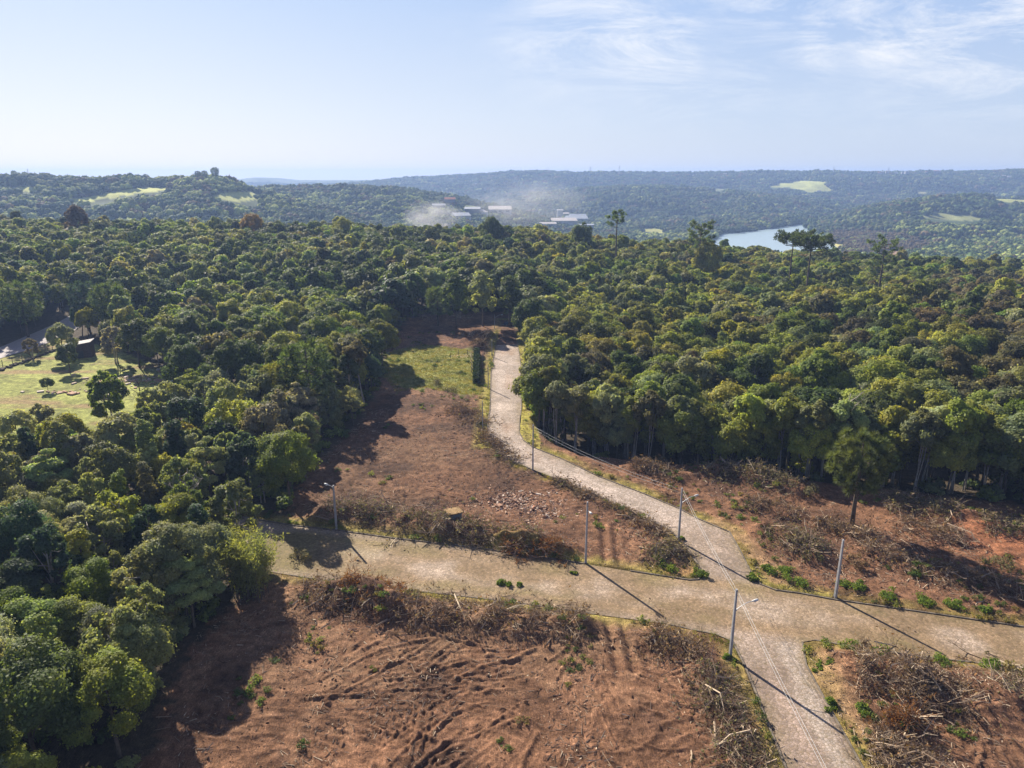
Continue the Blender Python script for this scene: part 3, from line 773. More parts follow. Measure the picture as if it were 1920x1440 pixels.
def sky_tree(u, vtop, Yd, kind, tint, label, phrase=None):
    q = at_y(u, vtop, Yd); z = tz(q[0], Yd); s = (q[2] - z) / KINDS[(kind, 'mid')][0]['h']; TAKEN.append((q[0], Yd, 4 * s))
    return place_tree(kind, 'mid', q[0], Yd, tint, min(s, 1.25), label, None, phrase, zs=max(1, s / 1.25))
for u, v_, ph in ((1369, 1232, 'the junction lamp'), (1272, 1013, 'the lamp at the bend'), (631, 993, 'the west end lamp'),
               (960, 607, 'the parked car'), (893, 690, 'the clipped hedge'), (150, 660, 'the wooden shed')):
    p = at(u, v_); LANDMARKS.append((ph, p[0], p[1]))

# --- trees that stand out
mark(165, 1095, 'clumpy', 'fresh green', .68, 'olive bright green bushy tree in the near left wood, lit from above', 'the bright green bushy tree')
mark(62, 1165, 'layered', 'pale green', .8, 'pale green tree with flat layered branches at the left edge of the near wood', 'the pale layered tree', lod='near')
mark(345, 1065, 'round', 'yellow green', .42, 'small yellow green tree between the bamboo clump and the bright bushy tree', hfrac=.9)
mark(345, 893, 'round', 'yellow green', .72, 'yellow green dome shaped crown standing above the grey trees left of the clearing', 'the yellow green domed tree')
mark(98, 922, 'round', 'yellow green', .62, 'yellow green round crown near the left edge, above the dark hollow', 'the small yellow green crown')
mark(300, 1030, 'airy', 'silvery', .95, 'silvery loose leaved tree with glinting foliage left of the bamboo clump', 'the silvery loose leaved tree')
mark(440, 935, 'airy', 'grey green', .95, 'sparse yellowish grey tree right behind the bamboo clump', 'the sparse tree behind the bamboo')
mark(215, 1190, 'airy', 'grey green', .95, 'grey green loose crown below the bright green bushy tree', 'the grey loose crown')
mark(250, 1215, 'round', 'grey green', .75, 'dense grey topped round tree at the shaded edge of the bottom clearing')
mark(200, 1290, 'clumpy', 'olive green', .8, 'olive tree lit at the top on the lower left forest margin', 'the lower olive tree')
mark(40, 1300, 'clumpy', 'dark green', 1.0, 'dark shaded tree in the bottom left corner of the frame', 'the dark corner tree')
mark(535, 850, 'clumpy', 'mid green', .95, 'large mid green tree leaning over the shaded left edge of the north lot', 'the large tree over the north lot')
mark(560, 815, 'airy', 'brownish', .7, 'tree with a tan dry top at the left edge of the north lot')
mark(193, 714, 'airy', 'mid green', 1.1, 'spreading mid green tree with a bare trunk in the middle of the pasture', 'the spreading pasture tree', hfrac=.8, lod='mid')
mark(222, 770, 'round', 'dark green', .52, 'small round tree on a thin trunk right of the spreading pasture tree', base=True)
mark(88, 722, 'round', 'dark green', .3, 'single round dark bush standing in the open pasture', hfrac=.5)
mark(112, 628, 'clumpy', 'grey green', .8, 'tall bushy tree overhanging the left side of the wooden shed', base=False)
mark(125, 660, 'clumpy', 'dark green', .62, 'dark blue green tree against the left wall of the wooden shed')
mark(168, 640, 'round', 'yellow green', .62, 'lollipop tree with a small yellow green crown on a tall bare trunk behind the shed', base=True, zs=1.4)
mark(220, 682, 'airy', 'silvery', .95, 'silvery tree with several bare upright stems right of the wooden shed', 'the silvery many stemmed tree', base=True)
mark(75, 775, 'airy', 'silvery', .72, 'silvery loose tree at the near edge of the pasture, left of the spreading tree', 'the silvery pasture edge tree')
mark(28, 800, 'clumpy', 'grey green', .72, 'grey green tree at the left frame edge below the pasture')
mark(118, 790, 'airy', 'grey green', .6, 'small grey tree at the near edge of the pasture beside the silvery one')
mark(165, 830, 'round', 'olive green', .6, 'low olive tree in front of the trunk of the spreading pasture tree')
mark(290, 760, 'clumpy', 'yellow green', .62, 'yellowish leafy tree at the right end of the pasture')
mark(245, 828, 'airy', 'silvery', .6, 'whitish leaved small tree in front of the small round pasture tree')
mark(62, 674, 'airy', 'brownish', .55, 'thin brownish half bare tree on the bank below the asphalt road', base=True)
mark(262, 690, 'clumpy', 'dark green', 1.0, 'dark broad tree shading the pasture right of the silvery stems', base=True)
mark(310, 700, 'clumpy', 'mid green', .95, 'dark trunked tree at the right end of the pasture', base=True)
mark(365, 600, 'clumpy', 'dark green', 1.1, 'dark blocky tree standing alone above the pasture woods')
mark(395, 455, 'round', 'yellow green', .9, 'bright yellow green tree in the upper left forest', 'the yellow tree in the upper forest')
mark(360, 490, 'round', 'yellow green', .85, 'paler yellow green tree in front of the bright yellow one in the upper forest')
mark(682, 470, 'column', 'yellow green', 1.1, 'slim yellow tree in the forest left of the road end', 'the slim yellow tree')
sky_tree(470, 403, 395, 'round', 'rusty orange', 'orange topped dark tree on the left skyline', 'the orange topped tree')
mark(468, 455, 'airy', 'rusty orange', .9, 'russet half bare tree below the orange topped one')
sky_tree(140, 387, 395, 'clumpy', 'reddish brown', 'dark reddish brown tree on the far left skyline', 'the reddish skyline tree')
mark(327, 608, 'airy', 'rusty orange', .55, 'small peach coloured tree among the woods above the pasture')
mark(440, 688, 'round', 'reddish brown', .5, 'small dark red tree beside the big araucaria of the left wood')
mark(620, 612, 'round', 'yellow green', .8, 'pale yellow green flowering tree above the left edge of the lots')
sky_tree(640, 408, 395, 'round', 'yellow green', 'yellowish tree on the skyline below the smoke')
mark(1338, 683, 'round', 'yellow green', .95, 'bright yellow green tree in the middle of the right forest', 'the bright yellow green tree')
mark(1380, 700, 'round', 'yellow green', .75, 'smaller yellow green tree touching the bright one in the right forest')
mark(1905, 742, 'round', 'yellow green', .6, 'yellow green tree at the right frame edge of the right forest')
mark(1400, 505, 'round', 'rusty orange', 1.1, 'rust coloured crown high in the right forest', 'the rust coloured crown')
sky_tree(1330, 455, 330, 'round', 'olive green', 'golden olive crown on the skyline beside the dark skyline araucaria')
sky_tree(921, 409, 385, 'round', 'dark green', 'lone dark mushroom shaped tree standing above the skyline over the road', 'the mushroom shaped skyline tree')
sky_tree(1092, 419, 380, 'round', 'dark green', 'small dark crown on the skyline in front of the white factory roofs')
mark(905, 560, 'big', 'grey green', 1.0, 'huge grey green tree closing off the far end of the street', 'the huge tree at the end of the street', hfrac=.5)
mark(855, 575, 'big', 'dark green', 1.0, 'tall dark tree left of the huge one at the end of the street', hfrac=.4)
mark(955, 575, 'big', 'dark green', .9, 'tall dark tree right of the huge one at the end of the street', hfrac=.4)
mark(1013, 745, 'column', 'fresh green', .85, 'slender fresh green tree at the corner of the right forest beside the road', 'the slender corner tree', hfrac=.55, lod='mid')
mark(1018, 800, 'round', 'olive green', .28, 'bushy young tree at the foot of the slender corner tree', base=True)
mark(1850, 600, 'airy', 'brownish', 1.1, 'brownish leafless looking crown at the right side of the right forest', 'the brownish bare crown')
mark(1890, 625, 'airy', 'brownish', 1.0, 'greyish brown thin crown at the right frame edge of the forest')

# --- araucarias
def arau_mesh(seed, h, R, low, style, ntuft, lod):
    global rng
    r = np.random.default_rng(seed); rng = np.random.default_rng(seed + 3)
    mb = MB(); k = 9
    mb.tube([(0, 0, -.6), (.05, 0, h * .3), (-.05, .05, h * .65), (0, 0, h * .97)], [.36, .28, .2, .07], k)
    tufts = []
    if style == 'oval':
        for i in range(ntuft):
            t = (i + .5) / ntuft; el = math.asin(1 - 2 * t); az = i * 2.39996
            zc = low + (h - low) * .5; hz = (h - low) * .5
            sh = math.cos(el) ** .6 * (.95 if el > 0 else .9)
            q = np.array([R * sh * math.cos(az) * r.uniform(.72, 1.10), R * sh * math.sin(az) * r.uniform(.72, 1.10), zc + hz * math.sin(el) * r.uniform(.9, 1.02)])
            tufts.append(q)
            if r.random() < .5:
                z0 = max(low * .9, q[2] - r.uniform(.8, 2.2)); o = np.array([0, 0, z0]); m_ = o + (q - o) * .55 + np.array([0, 0, -.55])
                mb.tube([o, m_, q], [.07, .05, .025], 4)
        for i in range(int(ntuft * .5)):
            q = tufts[r.integers(ntuft)].copy(); q[:2] *= r.uniform(.45, .8); tufts.append(q)
        tr = R * .22
    else:
        nb = ntuft // 6
        for i in range(nb):
            az = i * 2.39996 + r.uniform(-.2, .2); t = i / nb
            zt = h - (h - low) * (t ** 1.2) * (1.0 if style == 'tier' else .45)
            L = R * (r.uniform(.75, 1.05) if style != 'spire' else (.35 + .65 * t) * r.uniform(.7, 1.0))
            o = np.array([0, 0, zt - L * .35]); e = np.array([L * math.cos(az), L * math.sin(az), zt + r.uniform(-.2, .3)])
            m_ = o * .45 + e * .55 + np.array([0, 0, -L * .14])
            mb.tube([o, m_, e], [.11, .08, .03], 4)
            for j in range(6):
                f = r.uniform(.5, 1.02); q = (o * (1 - f) ** 2 + m_ * 2 * f * (1 - f) + e * f * f) + r.normal(size=3) * np.array([.5, .5, .14]) * R * .16 + np.array([0, 0, .25])
                tufts.append(q)
        tr = .50 + R * .03
    nbl = {'near': 190, 'mid': 44, 'far': 22}[lod]
    Tf = np.array(tufts); n = len(Tf) * nbl
    c = np.repeat(Tf, nbl, 0); d = nrm(r.normal(size=(n, 3)) + np.array([0, 0, .35]))
    V, Q = blades(c + d * tr * .2, d, tr * r.uniform(.65, 1.05, n), .045 if lod == 'near' else .10)
    lv = np.clip(r.normal(.5, .18, n) + np.repeat(r.uniform(-.28, .28, len(Tf)), nbl), 0, 1)
    return mb.mesh('trunk', M_BARK, True), mesh_np('crown', V, Q, [M_ARAU], attrs={'lv': np.repeat(lv, 4)})
AR = {}
def araucaria(x, y, key, label, tint='dark green', scale=1.0, phrase=None, rz=None):
    if key not in AR: AR[key] = arau_mesh(*key)
    tm, cm = AR[key]
    t = bpy.data.objects.new('araucaria_tree', None); COL.objects.link(t)
    t.location = (x, y, tz(x, y) - .1); t.rotation_euler = (0, 0, used_r.uniform(0, 6.28) if rz is None else rz); t.scale = (scale,) * 3
    link('trunk', tm, t); c = link('crown', cm, t); c['tint'] = jitter_tint(TINTS[tint], .05)
    tag(t, label, 'araucaria', 'araucaria trees')
    if phrase: LANDMARKS.append((phrase, x, y))
    TAKEN.append((x, y, key[2] * scale * .8)); return t
p = at(1597, 985); araucaria(p[0], p[1], (31, 14.6, 4.3, 6.0, 'oval', 50, 'near'), 'lone araucaria with a rounded tufted crown on the cleared eastern lot', 'araucaria green', 1, 'the lone araucaria')
def skyline(u, vtop, Yd, key, label, tint='dark green', phrase=None):
    q = at_y(u, vtop, Yd); z = tz(q[0], Yd); s = max(.5, (q[2] - z)) / key[1]
    return araucaria(q[0], Yd, key, label, tint, s, phrase)
skyline(1158, 396, 345, (32, 20, 4.4, 12, 'spire', 60, 'far'), 'araucaria with a thin spire top on the skyline near the white factory roofs', phrase='the spire topped araucaria')
skyline(1316, 416, 335, (33, 20, 4.0, 11, 'tier', 170, 'far'), 'broad dark araucaria on the skyline at the left end of the lake', phrase='the dark araucaria by the lake')
skyline(1490, 434, 318, (34, 20, 4.6, 14.5, 'umbrella', 170, 'far'), 'flat topped araucaria on the skyline in front of the lake, left of its twin', phrase='the left flat topped araucaria')
skyline(1524, 440, 300, (35, 20, 5.2, 14, 'umbrella', 190, 'far'), 'flat topped araucaria with long bare trunk before the right end of the lake', phrase='the bare trunked araucaria')
skyline(1662, 446, 310, (36, 20, 4.2, 10, 'tier', 132, 'far'), 'smaller araucaria standing above the canopy right of the lake', phrase='the right hand skyline araucaria')
for i, (u, v_, s, tn, lab) in enumerate([
    (575, 690, 1.15, 'dark green', 'big araucaria with a broad tufted crown in the left wood beside the upper lots'),
    (520, 715, .85, 'olive green', 'smaller araucaria against the left side of the big one'),
    (190, 440, 1.1, 'bluish green', 'dark araucaria left of centre in the row on the upper left slope'),
    (225, 445, 1.1, 'bluish green', 'dark araucaria right of centre in the row on the upper left slope'),
    (160, 450, 1.0, 'bluish green', 'dark araucaria at the left end of the row on the upper left slope'),
    (258, 455, 1.0, 'bluish green', 'dark araucaria at the right end of the row on the upper left slope'),
    (150, 512, 1.1, 'bluish green', 'dark araucaria below the row on the upper left slope'),
    (195, 500, 1.2, 'dark green', 'broad dark araucaria just right of the one below the row'),
    (30, 510, 1.2, 'dark green', 'dark araucaria at the left frame edge above the asphalt road'),
    (650, 640, .8, 'dark green', 'slim araucaria at the upper left corner of the lots'),
    (1470, 620, .8, 'olive green', 'tufted araucaria crown poking out of the middle of the right forest'),
    (820, 560, .9, 'dark green', 'araucaria in the shaded wood left of the street end')]):
    p = at(u, v_, 9); z = tz(p[0], p[1]); p = at(u, v_, z + 10 * s)
    araucaria(p[0], p[1], (51 + i % 3, 14.5, 4.9, 4.5, 'oval', 70, 'mid'), lab, tn, s, 'the big araucaria' if i == 0 else None)

# --- bamboo clump
r = np.random.default_rng(8); p = at(470, 1120); x0, y0 = p[0], p[1]
mb = MB(); LP = []
for i in range(90):
    az = r.uniform(0, 6.28); b = np.array([r.normal() * .9, r.normal() * .9, 0]); L = r.uniform(5.5, 10.5); out_ = r.uniform(.8, 3.6)
    d = np.array([math.cos(az), math.sin(az), 0])
    pts = [b + d * out_ * t ** 2.2 + np.array([0, 0, L * (t - .18 * t ** 3)]) for t in np.linspace(0, 1, 6)]
    mb.tube(pts, [.05, .045, .04, .03, .02, .01], 4)
    for t in np.linspace(.3, 1, 15):
        LP.append(b + d * out_ * t ** 2.2 + np.array([0, 0, L * (t - .18 * t ** 3)]))
LP = np.array(LP); k = r.choice(len(LP), 13000); c = LP[k] + r.normal(size=(13000, 3)) * .42
V, Q = blades(c, nrm(r.normal(size=(13000, 3)) + np.array([0, 0, -.3])), r.uniform(.25, .6, 13000), .05)
t = bpy.data.objects.new('bamboo_clump', None); COL.objects.link(t); t.location = (x0, y0, tz(x0, y0))
link('stems', mb.mesh('stems', M_BARK), t)
f = link('foliage', mesh_np('foliage', V, Q, [M_LEAF], attrs={'lv': np.repeat(np.clip(r.normal(.55, .2, 13000), 0, 1), 4)}), t); f['tint'] = (.26, .275, .10)
tag(t, 'feathery yellow green bamboo clump at the west end of the cross street', 'bamboo'); LANDMARKS.append(('the bamboo clump', x0, y0)); TAKEN.append((x0, y0, 4))

# --- bare trees
def bare_tree(name, seed, h, rad, mat, label, x, y, n1=9, spread=.4, cat='bare tree'):
    r = np.random.default_rng(seed); mb = MB()
    mb.tube([(0, 0, -.4), (r.normal() * .1, r.normal() * .1, h * .35), (r.normal() * .25, r.normal() * .25, h * .7), (r.normal() * .4, r.normal() * .4, h * .95)], [rad, rad * .8, rad * .5, rad * .2], 6)
    tw = []
    bb = MB()
    for i in range(n1):
        z = h * r.uniform(.35, .85); az = r.uniform(0, 6.28); L = h * spread * r.uniform(.6, 1.1)
        o = np.array([0, 0, z]); e = o + np.array([math.cos(az) * L * .7, math.sin(az) * L * .7, L * .75]); m_ = (o + e) / 2 + r.normal(size=3) * .2
        bb.tube([o, m_, e], [rad * .4, rad * .28, rad * .1], 4)
        for j in range(7):
            f = r.uniform(.4, 1); q = o * (1 - f) + e * f; g = q + nrm(r.normal(size=3) + np.array([0, 0, .8])) * L * r.uniform(.2, .5)
            bb.tube([q, g], [rad * .14, rad * .05], 3)
    t = bpy.data.objects.new(name, None); COL.objects.link(t); t.location = (x, y, tz(x, y))
    link('trunk', mb.mesh('trunk', mat, True), t); link('branches', bb.mesh('branches', mat, True), t)
    tag(t, label, cat); return t
p = at(268, 776); bare_tree('bare_tree', 3, 8.5, .22, M_BARK, 'leafless dark forked tree on the pasture right of the small round tree', p[0], p[1], 6, .35)
p = at(1602, 880, -2); bare_tree('bare_tree', 5, 15.5, .24, M_PBARK, 'bare pale grey tree rising right behind the lone araucaria', p[0], p[1] + 6, 12, .3)
p = at(362, 1010); bare_tree('bare_tree', 7, 9.5, .2, M_PBARK, 'thin pale branched bare tree in the grey wood left of the bamboo clump', p[0], p[1], 14, .35)

# --- forest fill
def forest_ok(x, y):
    ok = (y > 34) & (np.abs(x / np.maximum(y, 1)) < .98) & (np.hypot(x, y) < 520)
    ok &= ~inpoly(x, y, CLEAR) & ~inpoly(x, y, FIELD) & ~inpoly(x, y, OPEN) & ((y > 62) | (x < -36)) & (sdf(x, y, FARROAD) > 2.0) & ~inpoly(x, y, LANE) & (sdf(x, y, ROAD) > 4)
    ok &= vn(x / 7, y / 7, 96) > .14
    ok &= y < 432 + fbm(x / 80, y / 80, 3, 2) * 40
    return ok
g = 5.7; xs, ys = np.meshgrid(np.arange(-480, 480, g), np.arange(34, 450, g * .88)); xs = xs + (np.arange(xs.shape[0]) % 2)[:, None] * g / 2
r = np.random.default_rng(21); xs = (xs + r.uniform(-2.7, 2.7, xs.shape)).ravel(); ys = (ys + r.uniform(-2.7, 2.7, ys.shape)).ravel()
ok = forest_ok(xs, ys) & ~((xs < 1.5) & (ys < 165)); xs, ys = xs[ok], ys[ok]
g2 = 4.5; xa, ya = np.meshgrid(np.arange(-170, 2, g2), np.arange(34, 165, g2 * .88)); xa = xa + (np.arange(xa.shape[0]) % 2)[:, None] * g2 / 2
xa = (xa + r.uniform(-1.5, 1.5, xa.shape)).ravel(); ya = (ya + r.uniform(-1.5, 1.5, ya.shape)).ravel(); ok = forest_ok(xa, ya)
xs = np.r_[xs, xa[ok]]; ys = np.r_[ys, ya[ok]]
# a close front row along the margins of the right forest
ed = []
RF = poly([(989, 690), (990, 760), (993, 797), (1060, 828), (1200, 848), (1320, 860), (1500, 895), (1700, 918), (1920, 940), (2400, 975)])
for i in range(len(RF) - 1):
    L = np.linalg.norm(RF[i + 1] - RF[i]); nn_ = int(L / 2.7)
    for k in range(nn_):
        q = RF[i] + (RF[i + 1] - RF[i]) * (k + .5) / nn_; dirn = (RF[i + 1] - RF[i]) / L; no = np.array([-dirn[1], dirn[0]])
        if no[1] < -.2 or (abs(no[1]) <= .2 and no[0] < 0): no = -no
        ed.append(q + no * (1.2 + 2.8 * r.random() + (k % 2) * 2.4))
ed = np.array(ed)
PT = np.concatenate([np.c_[xs, ys, np.zeros(len(xs))], np.c_[ed, np.ones(len(ed))]])
keep = np.ones(len(PT), bool)
for x, y, R in TAKEN: keep &= (PT[:, 0] - x) ** 2 + (PT[:, 1] - y) ** 2 > (R * .62 + 1.2) ** 2
# keep the pasture trees' surroundings open
keep &= ~((PT[:, 2] == 1) & ~((PT[:, 0] > 1)))
PT = PT[keep]
dd = np.hypot(PT[:, 0], PT[:, 1]); aa = PT[:, 0] / PT[:, 1]
right = PT[:, 0] > 1.5
dens = vn(PT[:, 0] / 45, PT[:, 1] / 45, 90)
def choose(i):
    x, y, e = PT[i]; u = used_r.random(); w = float(np.clip(.5 + 1.15 * (vn(np.array([x / 24.]), np.array([y / 24.]), 92)[0] - .5) + .75 * (used_r.random() - .5), 0, .999)); zone = vn(np.array([x / 38.]), np.array([y / 38.]), 91)[0]
    if e: kind = 'tall' if u < .85 else 'airy'
    elif x > 1.5 and y < 260: kind = 'round' if u < .5 else 'clumpy' if u < .8 else 'tall' if u < .93 else 'airy'
    elif y < 150 and x < 0: kind = 'airy' if u < .40 else 'clumpy' if u < .53 else 'round' if u < .63 else 'layered' if u < .84 else 'column'
    else: kind = 'round' if u < .42 else 'clumpy' if u < .76 else 'airy' if u < .88 else 'tall' if u < .96 else 'column'
    if x > 1.5:
        tint = 'olive green' if w < .36 else 'mid green' if w < .56 else 'dark green' if w < .68 else 'grey green' if w < .86 else 'brownish' if w < .93 else 'yellow green' if w < .955 else 'fresh green'
        if e and w < .7: tint = 'grey green' if w < .3 else 'olive green'
        if aa[i] > .55 and y > 130 and w < .45 and zone > .45: tint = 'brownish'
    else:
        tint = 'grey green' if (y < 150 and w < .32) else 'silvery' if (y < 150 and w < .46) else 'pale green' if (y < 150 and w > .93) else 'dark green' if w < .30 else 'mid green' if w < .50 else 'grey green' if w < .70 else 'olive green' if w < .82 else 'bluish green' if w < .9 else 'silvery' if w < .945 else 'brownish' if w < .975 else 'yellow green' if w < .985 else 'fresh green'
        if y < 150 and kind == 'airy' and w < .6: tint = 'silvery' if w < .25 else 'grey green'
    sc_ = (used_r.uniform(.62, .95) if used_r.random() < .5 else used_r.uniform(.9, 1.28)) * (1.0 if x > 1.5 else .74 if y < 160 else .9)
    if -42 < x < 14 and 232 < y < 300: sc_ = used_r.uniform(1.2, 1.6); kind = 'clumpy' if u < .6 else 'round'; tint = 'dark green' if w < .5 else 'grey green' if w < .75 else tint
    if kind == 'tall' and e: sc_ = used_r.uniform(.88, 1.06)
    return kind, tint, sc_
SPEC = [choose(i) for i in range(len(PT))]
pu, pv, pd_ = proj(PT[:, 0], PT[:, 1], TZ(PT[:, 0], PT[:, 1]) + 9)
inframe = (pu > -20) & (pu < 1940) & (pv < 1470) & (pv > 300)
NIND = 292 - len([o for o in COL.objects if o.name.startswith('tree')])
score = np.where(inframe, dd, 1e9) * np.where(PT[:, 2] == 1, .9, 1.0)
ind = set(np.argsort(score)[:NIND].tolist())
print('forest points', len(PT), 'individual', len(ind))
for i in sorted(ind):
    kind, tint, s = SPEC[i]
    place_tree(kind, lod_of(dd[i]), PT[i, 0], PT[i, 1], tint, s, zs=used_r.uniform(.93, 1.09) / max(.8, s) ** .55)

# the mass of trees farther back: one object
def scatter(name, pts, rot, scl, idx, tint, protos, label, cat):
    coll = bpy.data.collections.new(name + '_kinds')
    for k, me in enumerate(protos):
        coll.objects.link(bpy.data.objects.new('%s_kind_%03d' % (name, k), me))
    me = bpy.data.meshes.new(name); me.vertices.add(len(pts)); me.vertices.foreach_set('co', np.asarray(pts, np.float32).ravel())
    a = me.attributes.new('rot', 'FLOAT_VECTOR', 'POINT'); a.data.foreach_set('vector', np.asarray(rot, np.float32).ravel())
    a = me.attributes.new('scl', 'FLOAT_VECTOR', 'POINT'); a.data.foreach_set('vector', np.asarray(scl, np.float32).ravel())
    a = me.attributes.new('idx', 'INT', 'POINT'); a.data.foreach_set('value', np.asarray(idx, np.int32))
    a = me.attributes.new('tint', 'FLOAT_COLOR', 'POINT'); a.data.foreach_set('color', np.c_[tint, np.ones(len(pts))].astype(np.float32).ravel())
    o = link(name, me); o['kind'] = 'stuff'; tag(o, label, cat)
    ng = bpy.data.node_groups.new(name, 'GeometryNodeTree')
    ng.interface.new_socket('Geometry', in_out='INPUT', socket_type='NodeSocketGeometry'); ng.interface.new_socket('Geometry', in_out='OUTPUT', socket_type='NodeSocketGeometry')
    N = ng.nodes; gi = N.new('NodeGroupInput'); go = N.new('NodeGroupOutput'); ip = N.new('GeometryNodeInstanceOnPoints'); ci = N.new('GeometryNodeCollectionInfo')
    ci.inputs['Collection'].default_value = coll; ci.inputs['Separate Children'].default_value = True; ci.inputs['Reset Children'].default_value = True
    def na_(n, t):
        q = N.new('GeometryNodeInputNamedAttribute'); q.data_type = t; q.inputs['Name'].default_value = n; return [s for s in q.outputs if s.enabled][0]
    ng.links.new(gi.outputs[0], ip.inputs['Points']); ng.links.new(ci.outputs[0], ip.inputs['Instance']); ip.inputs['Pick Instance'].default_value = True
    ng.links.new(na_('idx', 'INT'), ip.inputs['Instance Index']); ng.links.new(na_('rot', 'FLOAT_VECTOR'), ip.inputs['Rotation']); ng.links.new(na_('scl', 'FLOAT_VECTOR'), ip.inputs['Scale'])
    ng.links.new(ip.outputs[0], go.inputs[0])
    md = o.modifiers.new('scatter', 'NODES'); md.node_group = ng
    return o
protos = []; pidx = {}
for lod in ('near', 'mid', 'far'):
    for k in ('round', 'clumpy', 'tall', 'airy', 'layered', 'column'):
        for v in KINDS[(k, lod)]:
            pidx.setdefault((k, lod), []).append(len(protos)); protos.append(v['joint'])
rest = [i for i in range(len(PT)) if i not in ind]
# trees out of sight behind or far beside the camera stay, for the shade they throw
pts = []; scl = []; idx_ = []; tin = []
rx, ry = PT[rest, 0], PT[rest, 1]; rz_ = TZ(rx, ry)
for j, i in enumerate(rest):
    kind, tint, s = SPEC[i]; L = pidx[(kind, lod_of(dd[i]))]
    pts.append((rx[j], ry[j], rz_[j] - .1)); scl.append((s, s, s * used_r.uniform(.93, 1.09) / max(.8, s) ** .55)); idx_.append(L[used_r.integers(len(L))]); tin.append(jitter_tint(TINTS[tint], .1))
rot = np.c_[used_r.normal(0, .05, len(pts)), used_r.normal(0, .05, len(pts)), used_r.uniform(0, 6.28, len(pts))]
scatter('forest', pts, rot, scl, idx_, tin, protos, 'dense mixed forest canopy covering the plateau behind the nearer trees', 'forest')

# undergrowth: low bushes under and along the forest margins
def bush_mesh(seed, R, h, n, leaf, jit=.8):
    global rng
    r = np.random.default_rng(seed); rng = np.random.default_rng(seed + 1)
    BL = [(r.normal() * R * .4, r.normal() * R * .4, h * r.uniform(.3, .75), R * r.uniform(.3, .5)) for _ in range(9)]
    V, Q, a = foliage(r, BL, n, leaf, 0, R, jit, .55, .8, .3); V[:, 2] = np.maximum(V[:, 2], -.1)
    return V, Q, a
bp = []
for s in range(4):
    V, Q, a = bush_mesh(700 + s, 1.4, 1.8, 420, .26); bp.append(mesh_np('bush_kind', V, Q, [M_LEAF], attrs={'lv': a}))
gx = r.uniform(-150, 130, 9000); gy = r.uniform(40, 265, 9000)
cdist = sdf(gx, gy, CLEAR); okb = (cdist > .3) & (cdist < 16) & (sdf(gx, gy, ROAD) > 1.2) & ~inpoly(gx, gy, FIELD)
okb &= (r.random(9000) < np.exp(-cdist / 8)) & ((gx < 5) | (r.random(9000) < np.where(gx > 52, .6, .12)))
bx, by = gx[okb], gy[okb]; bz = TZ(bx, by); n = len(bx)
s = r.uniform(.5, 1.25, n)
bt = np.array([TINTS[k] for k in ('dark green', 'mid green', 'grey green', 'olive green')])[r.integers(0, 4, n)] * r.uniform(.7, 1.2, (n, 1))
scatter('undergrowth', np.c_[bx, by, bz], np.c_[np.zeros((n, 2)), r.uniform(0, 6.28, n)], np.c_[s, s, s], r.integers(0, 4, n), bt, bp, 'low leafy undergrowth along the foot of the forest', 'undergrowth')

# far hills: groves of small crowns over the slopes one can see
def grove(seed, ncr, spread, lo, hi, leafq):
    global rng
    r = np.random.default_rng(seed); rng = np.random.default_rng(seed + 1)
    bm = bmesh.new(); bmesh.ops.create_icosphere(bm, subdivisions=2, radius=1)
    IV = np.array([v.co[:] for v in bm.verts]); IT = np.array([[v.index for v in f.verts] for f in bm.faces]); bm.free()
    Vs = []; Ts = []; A = []; n = 0
    for k in range(ncr):
        R = r.uniform(lo, hi); c = np.array([r.uniform(-spread, spread), r.uniform(-spread, spread), R * r.uniform(.5, 1.3)])
        w = 1 + .5 * (vn(IV[:, 0] * 2.2 + k * 7, IV[:, 1] * 2.2 + IV[:, 2] * 3.1, seed) - .5) + r.normal(0, .05, len(IV))
        Vs.append(IV * w[:, None] * R * np.array([1, 1, r.uniform(.75, 1.15)]) + c); Ts.append(IT + n); n += len(IV)
        A.append(np.clip(np.full(len(IV), r.uniform(.15, .85)) + r.normal(0, .08, len(IV)), 0, 1))
    V = np.concatenate(Vs); Tt = np.concatenate(Ts); a = np.concatenate(A)
    k = r.choice(len(V), leafq); LV, LQ = leaves(V[k] + r.normal(size=(leafq, 3)) * .35, nrm(r.normal(size=(leafq, 3)) + np.array([0, 0, .6])), r.uniform(.5, 1.1, leafq), .7)
    return mesh_np('grove_kind', np.concatenate([V, LV]), LQ + len(V), [M_FAR], Tt, None, True, {'lv': np.r_[a, np.repeat(np.clip(r.normal(.55, .25, leafq), 0, 1), 4)]})
gp = [grove(800 + s, 7, 8.5, 2.4, 5.0, 500) for s in range(6)]
Zg = Z.reshape(nr, ncol); Rg = rows[:, None]
slope = (Zg + 13 - H) / Rg; base_slope = (Zg + np.where(rows[:, None] < 440, 13, 6) - H) / Rg
mx = np.maximum.accumulate(base_slope, 0); vis = slope >= mx - 14 / Rg
gxs, gys = [], []
r = np.random.default_rng(33)
ext = (rows[:, None] > 436) & (rows[:, None] < 4300) & (np.abs(TH) < math.radians(45)) & vis & ~MEAD.reshape(nr, ncol)
ii = np.where(ext.ravel())[0]
dr = np.gradient(rows)[ii // ncol]; area = dr * RR.ravel()[ii] * (th[1] - th[0])
spc = np.where(RR.ravel()[ii] < 1500, 9.5, 13.5)
pick = r.random(len(ii)) < area / spc ** 2
extra = np.repeat(ii, np.minimum(6, np.floor(area / spc ** 2 + r.random(len(ii))).astype(int)))
hx = RR.ravel()[extra] * np.sin(TH.ravel()[extra] + r.uniform(-.5, .5, len(extra)) * (th[1] - th[0])); hr = np.gradient(rows)[extra // ncol] * r.uniform(-.5, .5, len(extra))
hy = RR.ravel()[extra] * np.cos(TH.ravel()[extra]) + hr
hz = TZ(hx, hy)
okh = (hz > WATER + 1.5)
hu, hv, hd = proj(hx, hy, hz)
